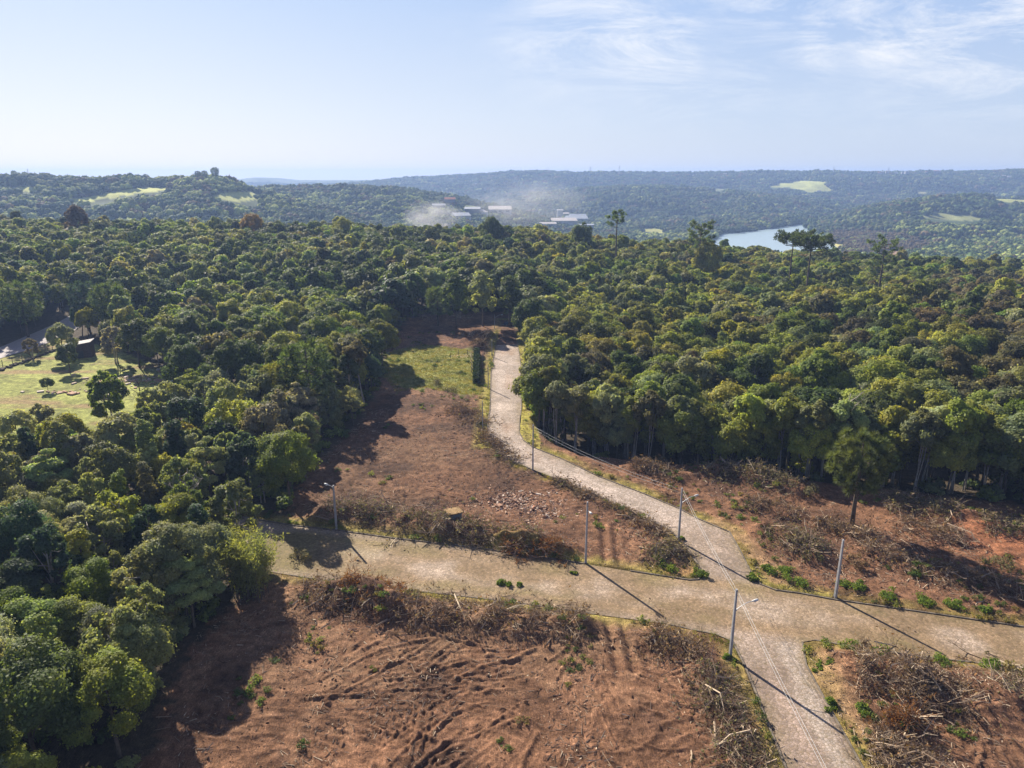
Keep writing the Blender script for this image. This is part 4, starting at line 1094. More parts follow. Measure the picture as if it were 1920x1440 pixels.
for q, d0, d1, cc in MEADOWS:
    for zt_ in (0, 5, 10):
        hu, hv, hd = proj(hx, hy, hz + zt_); okh &= ~(inpoly(hu, hv, np.array(q, float)) & (hy > d0 * .8) & (hy < d1))
hx, hy, hz = hx[okh], hy[okh], hz[okh]; n = len(hx); hu, hv, hd = proj(hx, hy, hz); print('groves', n)
tk = np.array([(.05, .08, .032), (.075, .11, .038), (.09, .105, .05), (.12, .135, .045), (.24, .27, .09), (.13, .10, .06)])
zn = vn(hx / 120, hy / 120, 95); w = r.random(n)
lightzone = (hy < 1300) * (zn > .38)
ti = np.where(w < .3, 0, np.where(w < .58, 1, np.where(w < .75, 2, np.where(w < .9, 3, np.where(w < .93 - .0, 4, 5)))))
ti = np.where(lightzone & (w > .45) & (w < .85), 4, ti)
scrub = inpoly(hu, hv, np.array([(1545, 436), (1600, 430), (1690, 436), (1760, 455), (1740, 474), (1650, 486), (1560, 478)], float)) if len(hu) == n else np.zeros(n, bool)
ti = np.where(scrub & (w < .8), 5, ti)
s = r.uniform(.7, 1.25, n) * np.where(hy < 1500, .85, 1.15) * np.where(scrub, .6, 1)
scatter('hill_woods', np.c_[hx, hy, hz - .5], np.c_[np.zeros((n, 2)), r.uniform(0, 6.28, n)], np.c_[s, s, s * r.uniform(.8, 1.2, n)], r.integers(0, len(gp), n), tk[ti] * 1.25 * r.uniform(.75, 1.25, (n, 1)), gp, 'woods covering the far hills around the lake', 'woods')

# skyline trees on the left hill: a few araucarias seen as silhouettes
for i, (u, vt, lab) in enumerate([(402, 314, 'tallest araucaria silhouetted on the crest of the left hill'), (383, 320, 'smaller rounded araucaria silhouette left of the tallest on the left hill crest'), (370, 321, 'low araucaria silhouette at the left end of the clump on the left hill crest'), (25, 320, 'small araucaria silhouette on the left hill crest near the frame edge')]):
    a = (u - 960) / FPX / ray(u, vt)[1]; A, Zl, D, _, _ = LAYERS[0]
    Yd = float(np.interp(a, A, D)) + 10; q = at_y(u, vt, Yd); z = tz(q[0], Yd); s = max(8., q[2] - z) / 14.5
    araucaria(q[0], Yd, (51 + i % 3, 14.5, 4.9, 4.5, 'oval', 70, 'mid'), lab, 'dark green', s)
# @@PART3@@
# ------------------------------------------------------------------ brush piles
def pile_points(r, P, w, n):
    seg = np.linalg.norm(np.diff(P, axis=0), axis=1); cum = np.r_[0, np.cumsum(seg)]
    s = r.uniform(-.02, 1.02, n) * cum[-1]; i = np.clip(np.searchsorted(cum, s) - 1, 0, len(P) - 2)
    f = ((s - cum[i]) / seg[i])[:, None]; q = P[i] * (1 - f) + P[i + 1] * f
    d = (P[i + 1] - P[i]) / seg[i][:, None]; no = np.c_[-d[:, 1], d[:, 0]]
    o = np.clip(r.normal(0, .55, n) + (r.random(n) < .12) * r.normal(0, .7, n), -2.1, 2.1)
    lump = .55 + .9 * vn(s / 2.6 + P[0, 0], np.zeros(n) + P[0, 1], 5)
    return q + no * (o * w)[:, None], np.clip(1 - (np.abs(o) / 1.15) ** 1.6, 0, 1) * lump, o
def make_pile(i, p):
    global rng
    r = np.random.default_rng(400 + i); rng = np.random.default_rng(500 + i)
    P = p['P']; c = P.mean(0); zc = tz(c[0], c[1])
    t = bpy.data.objects.new('brush_pile', None); COL.objects.link(t); t.location = (c[0], c[1], zc)
    tag(t, p['label'], 'brush pile', 'heaps of cut brush on the cleared lots')
    def local(xy, h):
        return np.c_[xy - c, TZ(xy[:, 0], xy[:, 1]) - zc + h]
    n = int(p['n'] * 1.5); xy, hh, o = pile_points(r, P, p['w'], n)
    B = local(xy, hh * p['h'] * .95 * r.uniform(.3, 1.08, n) + .06)
    az = r.uniform(0, 6.28, n); el = r.normal(.10, .33, n)
    D = np.c_[np.cos(az) * np.cos(el), np.sin(az) * np.cos(el), np.sin(el)]
    L = r.gamma(2.6, .75, n).clip(.7, 5.2); rad = r.uniform(.016, .036, n) + (r.random(n) < .10) * r.uniform(.02, p['big'] + .03, n)
    p0 = B - D * L[:, None] * .45; p1 = B + D * L[:, None] * .55
    mid = (p0 + p1) / 2 + r.normal(size=(n, 3)) * .09 * L[:, None]
    for q in (p0, mid, p1): q[:, 2] = np.maximum(q[:, 2], .03)
    tone = r.random(n); tone = np.where(rad > .06, .5 + .5 * tone, tone * .93)
    V1, Q1 = segs(p0, mid, rad, rad * .8); V2, Q2 = segs(mid, p1, rad * .8, rad * .35)
    # side twigs
    k = np.repeat(np.arange(n), 6); f = r.uniform(.25, 1, len(k))[:, None]
    s0 = p0[k] * (1 - f) + p1[k] * f; dt = nrm(D[k] + r.normal(size=(len(k), 3)) * .55); s1 = s0 + dt * (L[k] * r.uniform(.15, .42, len(k)))[:, None]
    s1[:, 2] = np.maximum(s1[:, 2], .02)
    V3, Q3 = segs(s0, s1, rad[k] * .5, rad[k] * .22)
    mb = MB().add(V1, Q1, a=np.repeat(tone, 6)).add(V2, Q2, a=np.repeat(tone, 6)).add(V3, Q3, a=np.repeat(np.clip(tone[k] + r.normal(0, .12, len(k)), 0, 1), 6))
    link('branches', mb.mesh('branches', M_STICK), t)
    nl = int(p['nl'] * .95)
    # leaves hang in sprays along the twigs
    kk = r.choice(len(s1), nl); cl = s0[kk] + (s1[kk] - s0[kk]) * r.uniform(.3, 1.1, nl)[:, None] + r.normal(size=(nl, 3)) * .13
    cl[:, 2] = np.maximum(cl[:, 2], .05)
    grp = np.repeat(r.random(len(s1)), 1)[kk]
    if p['leaf'] == 'orange':
        V, Q = blades(cl, nrm(dt[kk] + r.normal(size=(nl, 3)) * .6), r.uniform(.25, .7, nl), .045); M = M_ORANGE; nm = 'dead_fronds'
    else:
        V, Q = leaves(cl, r.normal(size=(nl, 3)) + np.array([0, 0, .5]), r.uniform(.08, .24, nl), .5); M = M_DEAD if p['leaf'] == 'dead' else M_WILT; nm = 'dead_leaves' if p['leaf'] == 'dead' else 'wilted_leaves'
    link(nm, mesh_np(nm, V, Q, [M], attrs={'lv': np.repeat(np.clip(grp * .75 + r.random(nl) * .3 - .03, 0, 1), 4)}), t)
    # a few thick logs where the photograph shows them
    if p['big'] >= .05 and n > 250:
        for q in range(max(1, n // 260)):
            xy1, h1, _ = pile_points(r, P, p['w'], 1); b = local(xy1, h1 * p['h'] * .7 + .15)[0]; a_ = r.uniform(0, 6.28); Lg = r.uniform(1.3, 3.4)
            d = np.array([math.cos(a_), math.sin(a_), r.normal() * .22]); e = r.normal(size=3) * .12
            link('log', MB().tube([b - d * Lg / 2, b + e, b + d * Lg / 2], [.10, .085, .05], 6, a=r.uniform(.5, .92)).mesh('log', M_STICK, True), t)
    return t
for i, p in enumerate(PILES): make_pile(i, p)

# loose sticks and chips over the cleared soil
r = np.random.default_rng(61); rng = np.random.default_rng(62)
n = 120000; sx = r.uniform(-75, 95, n); sy = r.uniform(44, 232, n)
ok = (sdf(sx, sy, CLEAR) < .5) & (sdf(sx, sy, ROAD) > .5) & (sdf(sx, sy, GLOT) > 1)
ok &= r.random(n) < np.clip(.22 + 1.9 * fbm(sx / 6, sy / 6, 64, 3) + (sy < 110) * .10, .05, 1)
sx, sy = sx[ok], sy[ok]; n = len(sx); print('sticks', n)
sz = TZ(sx, sy) + micro(sx, sy, sdf(sx, sy, ROAD), sdf(sx, sy, CLEAR)) + .05
B = np.c_[sx, sy, sz]; az = fbm(sx / 9, sy / 9, 66, 2) * 9 + r.normal(0, .9, n); el = r.normal(.04, .16, n); L = r.gamma(2, .28, n).clip(.2, 3.2)
D = np.c_[np.cos(az) * np.cos(el), np.sin(az) * np.cos(el), np.sin(el)] * L[:, None] * .5
V, Q = segs(B - D, B + D, r.uniform(.022, .06, n), r.uniform(.01, .03, n)); mb = MB().add(V, Q, a=np.repeat(np.clip(r.beta(2, 1.6, n), 0, 1), 6))
# bark shreds
k = r.choice(n, min(n, 9000)); cl = B[k] + r.normal(size=(len(k), 3)) * np.array([.5, .5, .02]); 
V, Q = leaves(cl, r.normal(size=(len(k), 3)) * .5 + np.array([0, 0, 1]), r.uniform(.05, .16, len(k)), .4); mb.add(V, Q, a=np.repeat(r.uniform(.2, 1, len(k)), 4))
o = link('wood_debris', mb.mesh('wood_debris', M_STICK)); o['kind'] = 'stuff'; tag(o, 'splintered sticks and bark strewn over the cleared brown soil', 'wood debris')

# clods of turned earth
n = 26000; cx_ = r.uniform(-75, 95, n); cy_ = r.uniform(44, 150, n)
ok = (sdf(cx_, cy_, CLEAR) < -.5) & (sdf(cx_, cy_, ROAD) > .8) & (r.random(n) < np.clip(.3 + 2.2 * fbm(cx_ / 5, cy_ / 5, 67, 3), .03, 1)); cx_, cy_ = cx_[ok], cy_[ok]; n = len(cx_)
cz_ = TZ(cx_, cy_) + micro(cx_, cy_, sdf(cx_, cy_, ROAD), sdf(cx_, cy_, CLEAR))
OV = np.array([(1, 0, 0), (0, 1, 0), (-1, 0, 0), (0, -1, 0), (0, 0, .8), (0, 0, -.6)], float); OT = np.array([(0, 1, 4), (1, 2, 4), (2, 3, 4), (3, 0, 4), (1, 0, 5), (2, 1, 5), (3, 2, 5), (0, 3, 5)])
S_ = (.03 + r.gamma(1.6, .035, n))[:, None, None]; V = (OV[None] + r.normal(size=(n, 6, 3)) * .25) * S_ + np.c_[cx_, cy_, cz_ + .03][:, None]
o = link('soil_clods', mesh_np('soil_clods', V.reshape(-1, 3), None, [simple_mat('turned_earth', (.155, .085, .052), .95, .1, var=.5, scale=.8)], (OT[None] + 6 * np.arange(n)[:, None, None]).reshape(-1, 3))); o['kind'] = 'stuff'; tag(o, 'lumps of turned brown earth over the cleared lots', 'soil')

# rubble heap
r = np.random.default_rng(71); rng = np.random.default_rng(72)
mb = MB(); c = at(975, 940)[:2]; c2 = at(1020, 955)[:2]
for i in range(2200):
    q = (c if r.random() < .6 else c2) + r.normal(size=2) * np.array([3.4, 2.6]); d = np.linalg.norm((q - c) / np.array([6.5, 5]))
    s = r.gamma(2, .038) + .03; hgt = max(0, .22 * (1 - d * d)) * r.random()
    z = tz(q[0], q[1]) + .06 + hgt
    V = np.array([[-1, -1, -.5], [1, -1, -.5], [1, 1, -.5], [-1, 1, -.5], [-1, -1, .5], [1, -1, .5], [1, 1, .5], [-1, 1, .5]]) * s * np.array([1, r.uniform(.4, 1), r.uniform(.2, .7)]) + r.normal(size=(8, 3)) * s * .22
    M3 = np.array(Matrix.Rotation(r.uniform(0, 6.28), 3, 'Z') @ Matrix.Rotation(r.normal() * .5, 3, 'X'))
    mb.add(V @ M3.T + np.array([*q, z]), [(0, 3, 2, 1), (4, 5, 6, 7), (0, 1, 5, 4), (1, 2, 6, 5), (2, 3, 7, 6), (3, 0, 4, 7)], a=r.random())
o = link('rubble', mb.mesh('rubble', M_RUB)); o['kind'] = 'stuff'; tag(o, 'pale broken brick and plaster rubble on the brown north lot', 'rubble')
mb = MB(); r = np.random.default_rng(73)
for q0, nq, sx_, sy_ in ((at(243, 714)[:2], 90, 7, 3.2), (at(132, 736)[:2], 26, 5, .9)):
    for i in range(nq):
        q = q0 + r.normal(size=2) * np.array([sx_, sy_]); s = r.gamma(2, .16) + .1; z = tz(q[0], q[1]) + .1
        mb.box((q[0], q[1], z + .1), (s * 2, s * r.uniform(.5, 1.6), s * .6), r.uniform(0, 3)); mb.A[-1] = np.full(8, r.uniform(.55, .95))
o = link('construction_rubble', mb.mesh('construction_rubble', M_RUB)); o['kind'] = 'stuff'; tag(o, 'whitish rubble dumped on the pasture behind the spreading tree', 'rubble')

# grass and weeds
r = np.random.default_rng(81); rng = np.random.default_rng(82)
n = 150000; gx = np.r_[r.uniform(-30, 95, n * 2 // 3), r.uniform(-45, 8, n // 3)]; gy = np.r_[r.uniform(46, 130, n * 2 // 3), r.uniform(130, 235, n // 3)]
rd_ = sdf(gx, gy, ROAD); gl = sdf(gx, gy, GLOT)
pr = np.clip(1.1 - (rd_ + fbm(gx / 2, gy / 2, 3, 3) * 2.5) / 1.7, 0, 1) * (rd_ > .2) * np.clip(.3 + 3.0 * fbm(gx / 5, gy / 5, 13, 3), 0, 1)
pr = np.maximum(pr, (gl < 0) * .9)
ok = r.random(len(gx)) < pr; gx, gy = gx[ok], gy[ok]; n = len(gx)
gz = TZ(gx, gy) + micro(gx, gy, sdf(gx, gy, ROAD), sdf(gx, gy, CLEAR)) - .02
m3 = 6; P = np.repeat(np.c_[gx, gy, gz], m3, 0) + r.normal(size=(n * m3, 3)) * np.array([.16, .16, 0])
V, Q = blades(P, nrm(r.normal(size=(n * m3, 3)) * .45 + np.array([0, 0, 1])), r.uniform(.12, .42, n * m3), .03)
tone = np.repeat(np.clip(.45 + fbm(gx / 3, gy / 3, 19, 3) * 1.6 + r.normal(0, .12, n), 0, 1), m3 * 4)
o = link('grass', mesh_np('grass', V, Q, [M_GRASS], attrs={'lv': tone})); o['kind'] = 'stuff'; tag(o, 'yellow green grass on the verges and the upper lot', 'grass'); print('grass', n)
# moss and grass between the paving stones of the cross street
n = 60000; gx = r.uniform(-45, 75, n); gy = r.uniform(62, 100, n); rd_ = sdf(gx, gy, ROAD)
edge_ = np.exp(rd_ / .8); pr = (rd_ < -.1) * np.clip(fbm(gx / 6, gy / 4, 29, 4) * 2.6 - .35 + edge_ * .5 + .5 * np.exp(-((gx + 24) / 10) ** 2), 0, .8)
ok = r.random(n) < pr * .5; gx, gy = gx[ok], gy[ok]; n = len(gx)
P = np.repeat(np.c_[gx, gy, np.zeros(n)], 4, 0) + r.normal(size=(n * 4, 3)) * np.array([.09, .09, 0])
V, Q = blades(P, nrm(r.normal(size=(n * 4, 3)) * .8 + np.array([0, 0, 1])), r.uniform(.03, .11, n * 4), .02)
o = link('paving_moss', mesh_np('paving_moss', V, Q, [M_GRASS], attrs={'lv': np.repeat(np.clip(r.normal(.35, .2, n), 0, 1), 16)})); o['kind'] = 'stuff'; tag(o, 'mossy grass sprouting between the stones of the cross street', 'grass')

# low weeds straggling along the verges
r = np.random.default_rng(85); wp = []
for s in range(4):
    V, Q, a = bush_mesh(940 + s, .55, .5, 130, .10); wp.append(mesh_np('weed_kind', V, Q, [M_LEAF], attrs={'lv': a}))
n = 34000; gx = r.uniform(-40, 95, n); gy = r.uniform(48, 232, n); rd_ = sdf(gx, gy, ROAD)
ok = (rd_ > .3) & (rd_ < 5) & (r.random(n) < np.exp(-rd_ / 1.4) * np.clip(.1 + 2.2 * fbm(gx / 4, gy / 4, 14, 3), 0, 1) * 1.3)
lot = (sdf(gx, gy, CLEAR) < 0) & (rd_ > 3) & (fbm(gx / 7, gy / 7, 15, 3) > .17) & (r.random(n) < .3); ok |= lot
gx, gy = gx[ok], gy[ok]; n = len(gx); gz = TZ(gx, gy) + micro(gx, gy, sdf(gx, gy, ROAD), sdf(gx, gy, CLEAR)); s = r.uniform(.35, 1.3, n); print('weeds', n)
wt = np.array([(.13, .19, .04), (.20, .22, .06), (.10, .14, .04), (.24, .20, .08)])[r.choice(4, n, p=[.35, .3, .2, .15])] * r.uniform(.7, 1.2, (n, 1))
scatter('verge_weeds', np.c_[gx, gy, gz], np.c_[np.zeros((n, 2)), r.uniform(0, 6.28, n)], np.c_[s, s, s * r.uniform(.5, 1.2, n)], r.integers(0, 4, n), wt, wp, 'low mixed weeds straggling along the street verges', 'weeds')

# weed bushes, each one its own
BM = {}
def weed(u, v, R, h, label, mat=M_WEED, name='weed_bush', cat='bush', n=700, leaf=.13, group='green bushes and weeds by the streets'):
    p = at(u, v); h *= .8; key = (round(R, 1), round(h, 1), mat.name)
    if key not in BM:
        V, Q, a = bush_mesh(900 + len(BM), R, h, n, leaf); BM[key] = mesh_np('weed_bush', V, Q, [mat], attrs={'lv': a})
    o = link(name, BM[key], None, (p[0], p[1], tz(p[0], p[1])), used_r.uniform(0, 6.28)); tag(o, label, cat, group); return o
weed(1462, 1080, 1.5, 1.3, 'bright green weed bush on the bank right of the junction, largest of its row')
weed(1490, 1095, 1.3, 1.1, 'bright green weed bush just right of the largest one by the junction')
weed(1438, 1070, 1.0, .9, 'small green weed tuft at the left end of the row by the junction')
weed(1412, 1085, .8, .7, 'low green weed tuft at the outer corner of the junction')
weed(1585, 1100, 1.1, .9, 'yellow green weed bush right of the foot of the leaning pole')
weed(1612, 1104, .9, .8, 'rounded weed second to the right of the leaning pole')
weed(1665, 1120, 1.2, 1.0, 'green weed bush on the kerb of the right street arm, midway to the frame edge')
weed(1735, 1130, 1.4, .8, 'spreading green weed patch on the right street arm before the frame edge')
weed(1790, 1138, 1.1, .8, 'bright weed patch near the right frame edge of the north kerb')
weed(1850, 1150, 1.0, .8, 'last green weed tuft on the north kerb before the right frame edge')
weed(1250, 1068, 1.3, 1.0, 'bright green weed bush at the tip of the north lot')
weed(1312, 1078, .9, .7, 'green weed tuft on the rounded kerb corner of the north lot')
weed(1278, 1012, .5, .5, 'little green weed at the foot of the lamp at the bend')
weed(1175, 968, .8, .6, 'green weed tuft on the west kerb between the bend and the junction')
weed(1365, 1235, .6, .5, 'little green weed at the foot of the junction street lamp')
weed(1600, 1218, 1.5, .8, 'green weed strip along the north side of the corner lot, left half')
weed(1650, 1228, 1.4, .8, 'green weed strip along the north side of the corner lot, right half')
weed(1762, 1242, 1.2, .9, 'green weed bush on the corner lot kerb below the big heap')
weed(1860, 1252, 1.1, .9, 'green weed bush at the right frame edge of the corner lot kerb')
weed(1555, 1247, .8, .8, 'bright lime green weed in the bare corner of the corner lot')
weed(1537, 1256, .6, .5, 'tiny lime green weed left of the lime green one in the corner lot')
weed(1560, 1325, .8, .6, 'lime green weed on the right edge of the near road')
weed(1612, 1335, 1.0, .7, 'bright yellow green weed patch in front of the rust red heap')
weed(1660, 1400, .9, .6, 'bright green weed at the bottom of the corner lot')
weed(945, 1095, .9, .35, 'small green grass tuft growing on the cross street')
weed(975, 1097, .5, .3, 'tiny grass tuft right of the one on the cross street')
weed(1075, 1075, .4, .25, 'tiny weed in the paving near the pole of the north lot')
weed(850, 990, 1.5, 1.4, 'dark green bush below the little concrete hut', M_WILT)
weed(1000, 1040, 1.3, 1.2, 'dark green bush in the rusty heap on the north kerb', M_WILT)
weed(1520, 1048, 1.7, 1.6, 'dark green leafy bush at the right end of the dark grey heap', M_WILT)
weed(1230, 862, 1.6, 1.7, 'grey green bush at the foot of the right forest near the road', M_WILT)
weed(1520, 930, 2.0, 2.2, 'rounded grey green bush left of the lone araucaria', M_WILT)
weed(1600, 1062, 1.5, 1.9, 'tall dry brown bush right of the leaning pole', M_DEAD)
weed(1880, 1063, 2.0, 1.6, 'pale green shrub on the red soil near the right frame edge', M_WILT)
weed(820, 722, 2.6, 1.6, 'light green bush at the lower edge of the upper grass lot', M_WILT)
weed(845, 735, 2.2, 1.4, 'second light green bush at the lower edge of the upper grass lot, nearer the street', M_WILT)
weed(563, 1052, 1.6, 1.5, 'leafy pale shrub at the west end of the cross street beside the bamboo', M_WILT)

# hedge
r = np.random.default_rng(91); rng = np.random.default_rng(92)
h0, h1 = at(893, 722)[:2], at(894, 664)[:2]; n = 9000; f = r.random(n); o2 = r.uniform(-.6, .6, n)
ctr = h0 + (h1 - h0) * f[:, None]; face = r.integers(0, 3, n)
hx_ = np.where(face == 0, np.sign(o2) * .6 + r.normal(0, .12, n), o2); hz_ = np.where(face == 1, 1.9, r.uniform(.05, 1.9, n)) * (.75 + .5 * vn(f * 9, f * 0, 4))
Pp = np.c_[ctr[:, 0] + hx_ + r.normal(0, .1, n), ctr[:, 1], hz_ + r.normal(0, .1, n)]
V, Q = leaves(Pp - np.array([h0[0], h0[1], 0]), r.normal(size=(n, 3)) + np.array([0, 0, .4]), r.uniform(.12, .26, n), .6)
t = bpy.data.objects.new('hedge', None); COL.objects.link(t); t.location = (h0[0], h0[1], 0)
f_ = link('foliage', mesh_np('foliage', V, Q, [M_LEAF], attrs={'lv': np.repeat(r.random(n), 4)}), t); f_['tint'] = (.022, .036, .018)
mb = MB()
for k in range(12):
    q = (h1 - h0) * (k + .5) / 12; mb.tube([(q[0], q[1], -.2), (q[0] + .1, q[1], 1.9)], [.06, .03], 5)
link('stems', mb.mesh('stems', M_BARK), t)
tag(t, 'clipped dark evergreen hedge running along the upper grass lot', 'hedge')

# ------------------------------------------------------------------ poles, lamps and cables
POLES = {}
def pole(key, ub, vb, vt, label, arm=None, lamps=1, rad=.125, rack=True, armf=.72, name='street_lamp', cat='street lamp', zoff=0.0):
    p = at(ub, vb, zoff); y = p[1]
    ut_top = at_y(960, vt, y)[2]; h = ut_top - zoff
    t = bpy.data.objects.new(name, None); COL.objects.link(t); t.location = (p[0], p[1], zoff)
    mb = MB()     # tapered double-T concrete shaft: two flanges and a web
    a0, a1 = rad * 1.15, rad * .72
    for s in (-1, 1):
        V = []
        for z, a in ((-.6, a0), (h, a1)):
            for dx, dy in ((-a, s * a * .9 - .045), (a, s * a * .9 - .045), (a, s * a * .9 + .045), (-a, s * a * .9 + .045)): V.append((dx, dy, z))
        mb.add(V, [(0, 3, 2, 1), (4, 5, 6, 7), (0, 1, 5, 4), (1, 2, 6, 5), (2, 3, 7, 6), (3, 0, 4, 7)])
    V = []
    for z, a in ((-.6, a0), (h - .01, a1)):
        for dx, dy in ((-.06, -a * .9 + .046), (.06, -a * .9 + .046), (.06, a * .9 - .046), (-.06, a * .9 - .046)): V.append((dx, dy, z))
    mb.add(V, [(0, 3, 2, 1), (4, 5, 6, 7), (0, 1, 5, 4), (1, 2, 6, 5), (2, 3, 7, 6), (3, 0, 4, 7)])
    link('pole', mb.mesh('pole', M_CONC), t)
    if rack:
        mb = MB(); mb.box((.02, -a1 - .06, h - .45), (.05, .05, .7))
        for k in range(3):
            z = h - .2 - k * .25; mb.tube([(.02, -a1 - .1, z - .06), (.02, -a1 - .13, z), (.02, -a1 - .1, z + .06)], [.05, .03, .05], 8)
        link('insulator_rack', mb.mesh('insulator_rack', M_GALV), t)
    if arm is not None:
        for k, (az, L, rise) in enumerate(arm):
            c_, s_ = math.cos(az), math.sin(az); z0 = h * armf
            pts = [(c_ * L * f + c_ * .12, s_ * L * f + s_ * .12, z0 + rise * math.sin(f * PI / 2)) for f in np.linspace(0, 1, 7)]
            mb = MB().tube(pts, [.035] * 7, 6); mb.box((c_ * .1, s_ * .1, z0), (.2, .2, .16), az)
            la = link('lamp_arm', mb.mesh('lamp_arm', M_GALV, False), t)
            e = np.array(pts[-1]); d = np.array([c_, s_, .12]); mb = MB()
            mb.tube([e - d * .05, e + d * .12, e + d * .35, e + d * .62, e + d * .72], [.05, .10, .15, .13, .03], 8)
            mb.tube([e + d * .3 + np.array([0, 0, -.12]), e + d * .4 + np.array([0, 0, -.17])], [.12, .08], 8)
            link('lamp_head', mb.mesh('lamp_head', M_LAMP, True), t)
    tag(t, label, cat, 'concrete poles along the streets'); POLES[key] = (p[0], p[1], h); return t
pole('j', 1369, 1232, 1105, 'concrete lamp post with a curved arm at the corner of the junction, nearest of all', [(.25, 1.9, .75)], armf=.70)
pole('b', 1272, 1014, 915, 'concrete lamp post with a short arm beside the sunny road below the forest bend', [(.3, 1.9, .8)], armf=.72)
pole('c', 999, 882, 797, 'concrete pole with a bunch of cables at the bend of the upper street', None, name='utility_pole', cat='utility pole')
pole('n', 1098, 1056, 941, 'concrete lamp post with two lamps turned to the cross street, on the north kerb', [(-1.3, .7, .2)], armf=.86)
pole('w', 631, 993, 910, 'concrete lamp post in the shade at the west end of the cross street', [(2.7, .8, .15)], armf=.96)
pole('e', 1566, 1121, 1012, 'plain leaning looking concrete pole on the kerb of the right street arm', None, rack=False, name='utility_pole', cat='utility pole')
pole('u', 905, 806, 752, 'thin pole beside the root heap on the west verge of the upper street', None, rad=.10, rack=False, name='utility_pole', cat='utility pole')
pole('v', 915.5, 729, 684, 'thin pole on the yellow verge in front of the hedge end', None, rad=.10, rack=False, name='utility_pole', cat='utility pole')
pole('x', 922.5, 669, 637, 'thin pole on the yellow verge beside the dark root heap', None, rad=.10, rack=False, name='utility_pole', cat='utility pole')
pole('y', 927.5, 622, 590, 'farthest street lamp with a raised arm in front of the parked car', [(.2, 2.0, .9)], rad=.10, armf=.82)
# second lamp on the north kerb post
o = [q for q in COL.objects if q.name == 'lamp_head' or q.name.startswith('lamp_head.')]
# fence stake in the north windrow
p = at(836, 1005); mb = MB().tube([(0, 0, -.3), (.08, 0, 2.6)], [.07, .055], 6)
tag(link('wooden_stake', mb.mesh('wooden_stake', M_PBARK), None, (p[0], p[1], tz(p[0], p[1]))), 'pale wooden stake standing in the north brush windrow left of the concrete hut', 'stake')
p = at(975, 806); mb = MB().tube([(0, 0, -.3), (.02, 0, 3.2)], [.08, .07], 6)
tag(link('wooden_stake', mb.mesh('wooden_stake', M_PBARK), None, (p[0], p[1], tz(p[0], p[1]))), 'pale post on the right kerb of the bend beside the slender corner tree', 'stake')

def cable(a, b, za, zb, sag, off, label, rad=.016):
    a = np.array(a[:2]) + off; b = np.array(b[:2]) + off; pts = []
    for t_ in np.linspace(0, 1, 15):
        q = a * (1 - t_) + b * t_; pts.append((q[0], q[1], za * (1 - t_) + zb * t_ - sag * 4 * t_ * (1 - t_)))
    o = link('overhead_cable', MB().tube(pts, [rad] * 15, 5).mesh('overhead_cable', M_CABLE, True)); tag(o, label, 'cable', 'overhead cables between the poles')
pj, pb, pc = POLES['j'], POLES['b'], POLES['c']
q0 = at(1540, 1440, 7.2); dv = np.array(q0[:2]) - np.array(pj[:2]); p0 = np.array(pj[:2]) + dv * 1.25
for k, dz in enumerate((.2, .7)):
    w_ = ('upper', 'lower')[k]
    cable(pj, p0, pj[2] - dz, 8.0 - dz, .25, np.array([.12, -.2]), w_ + ' bright cable running over the near road to the bottom edge')
    cable(pb, pj, pb[2] - dz, pj[2] - dz, .35, np.array([.12, -.2]), w_ + ' bright cable across the junction between two lamp posts')
    cable(pc, pb, pc[2] - dz, pb[2] - dz, .8, np.array([.12, -.2]), w_ + ' cable from the bundle pole to the lamp post at the bend', .018)
mb = MB()

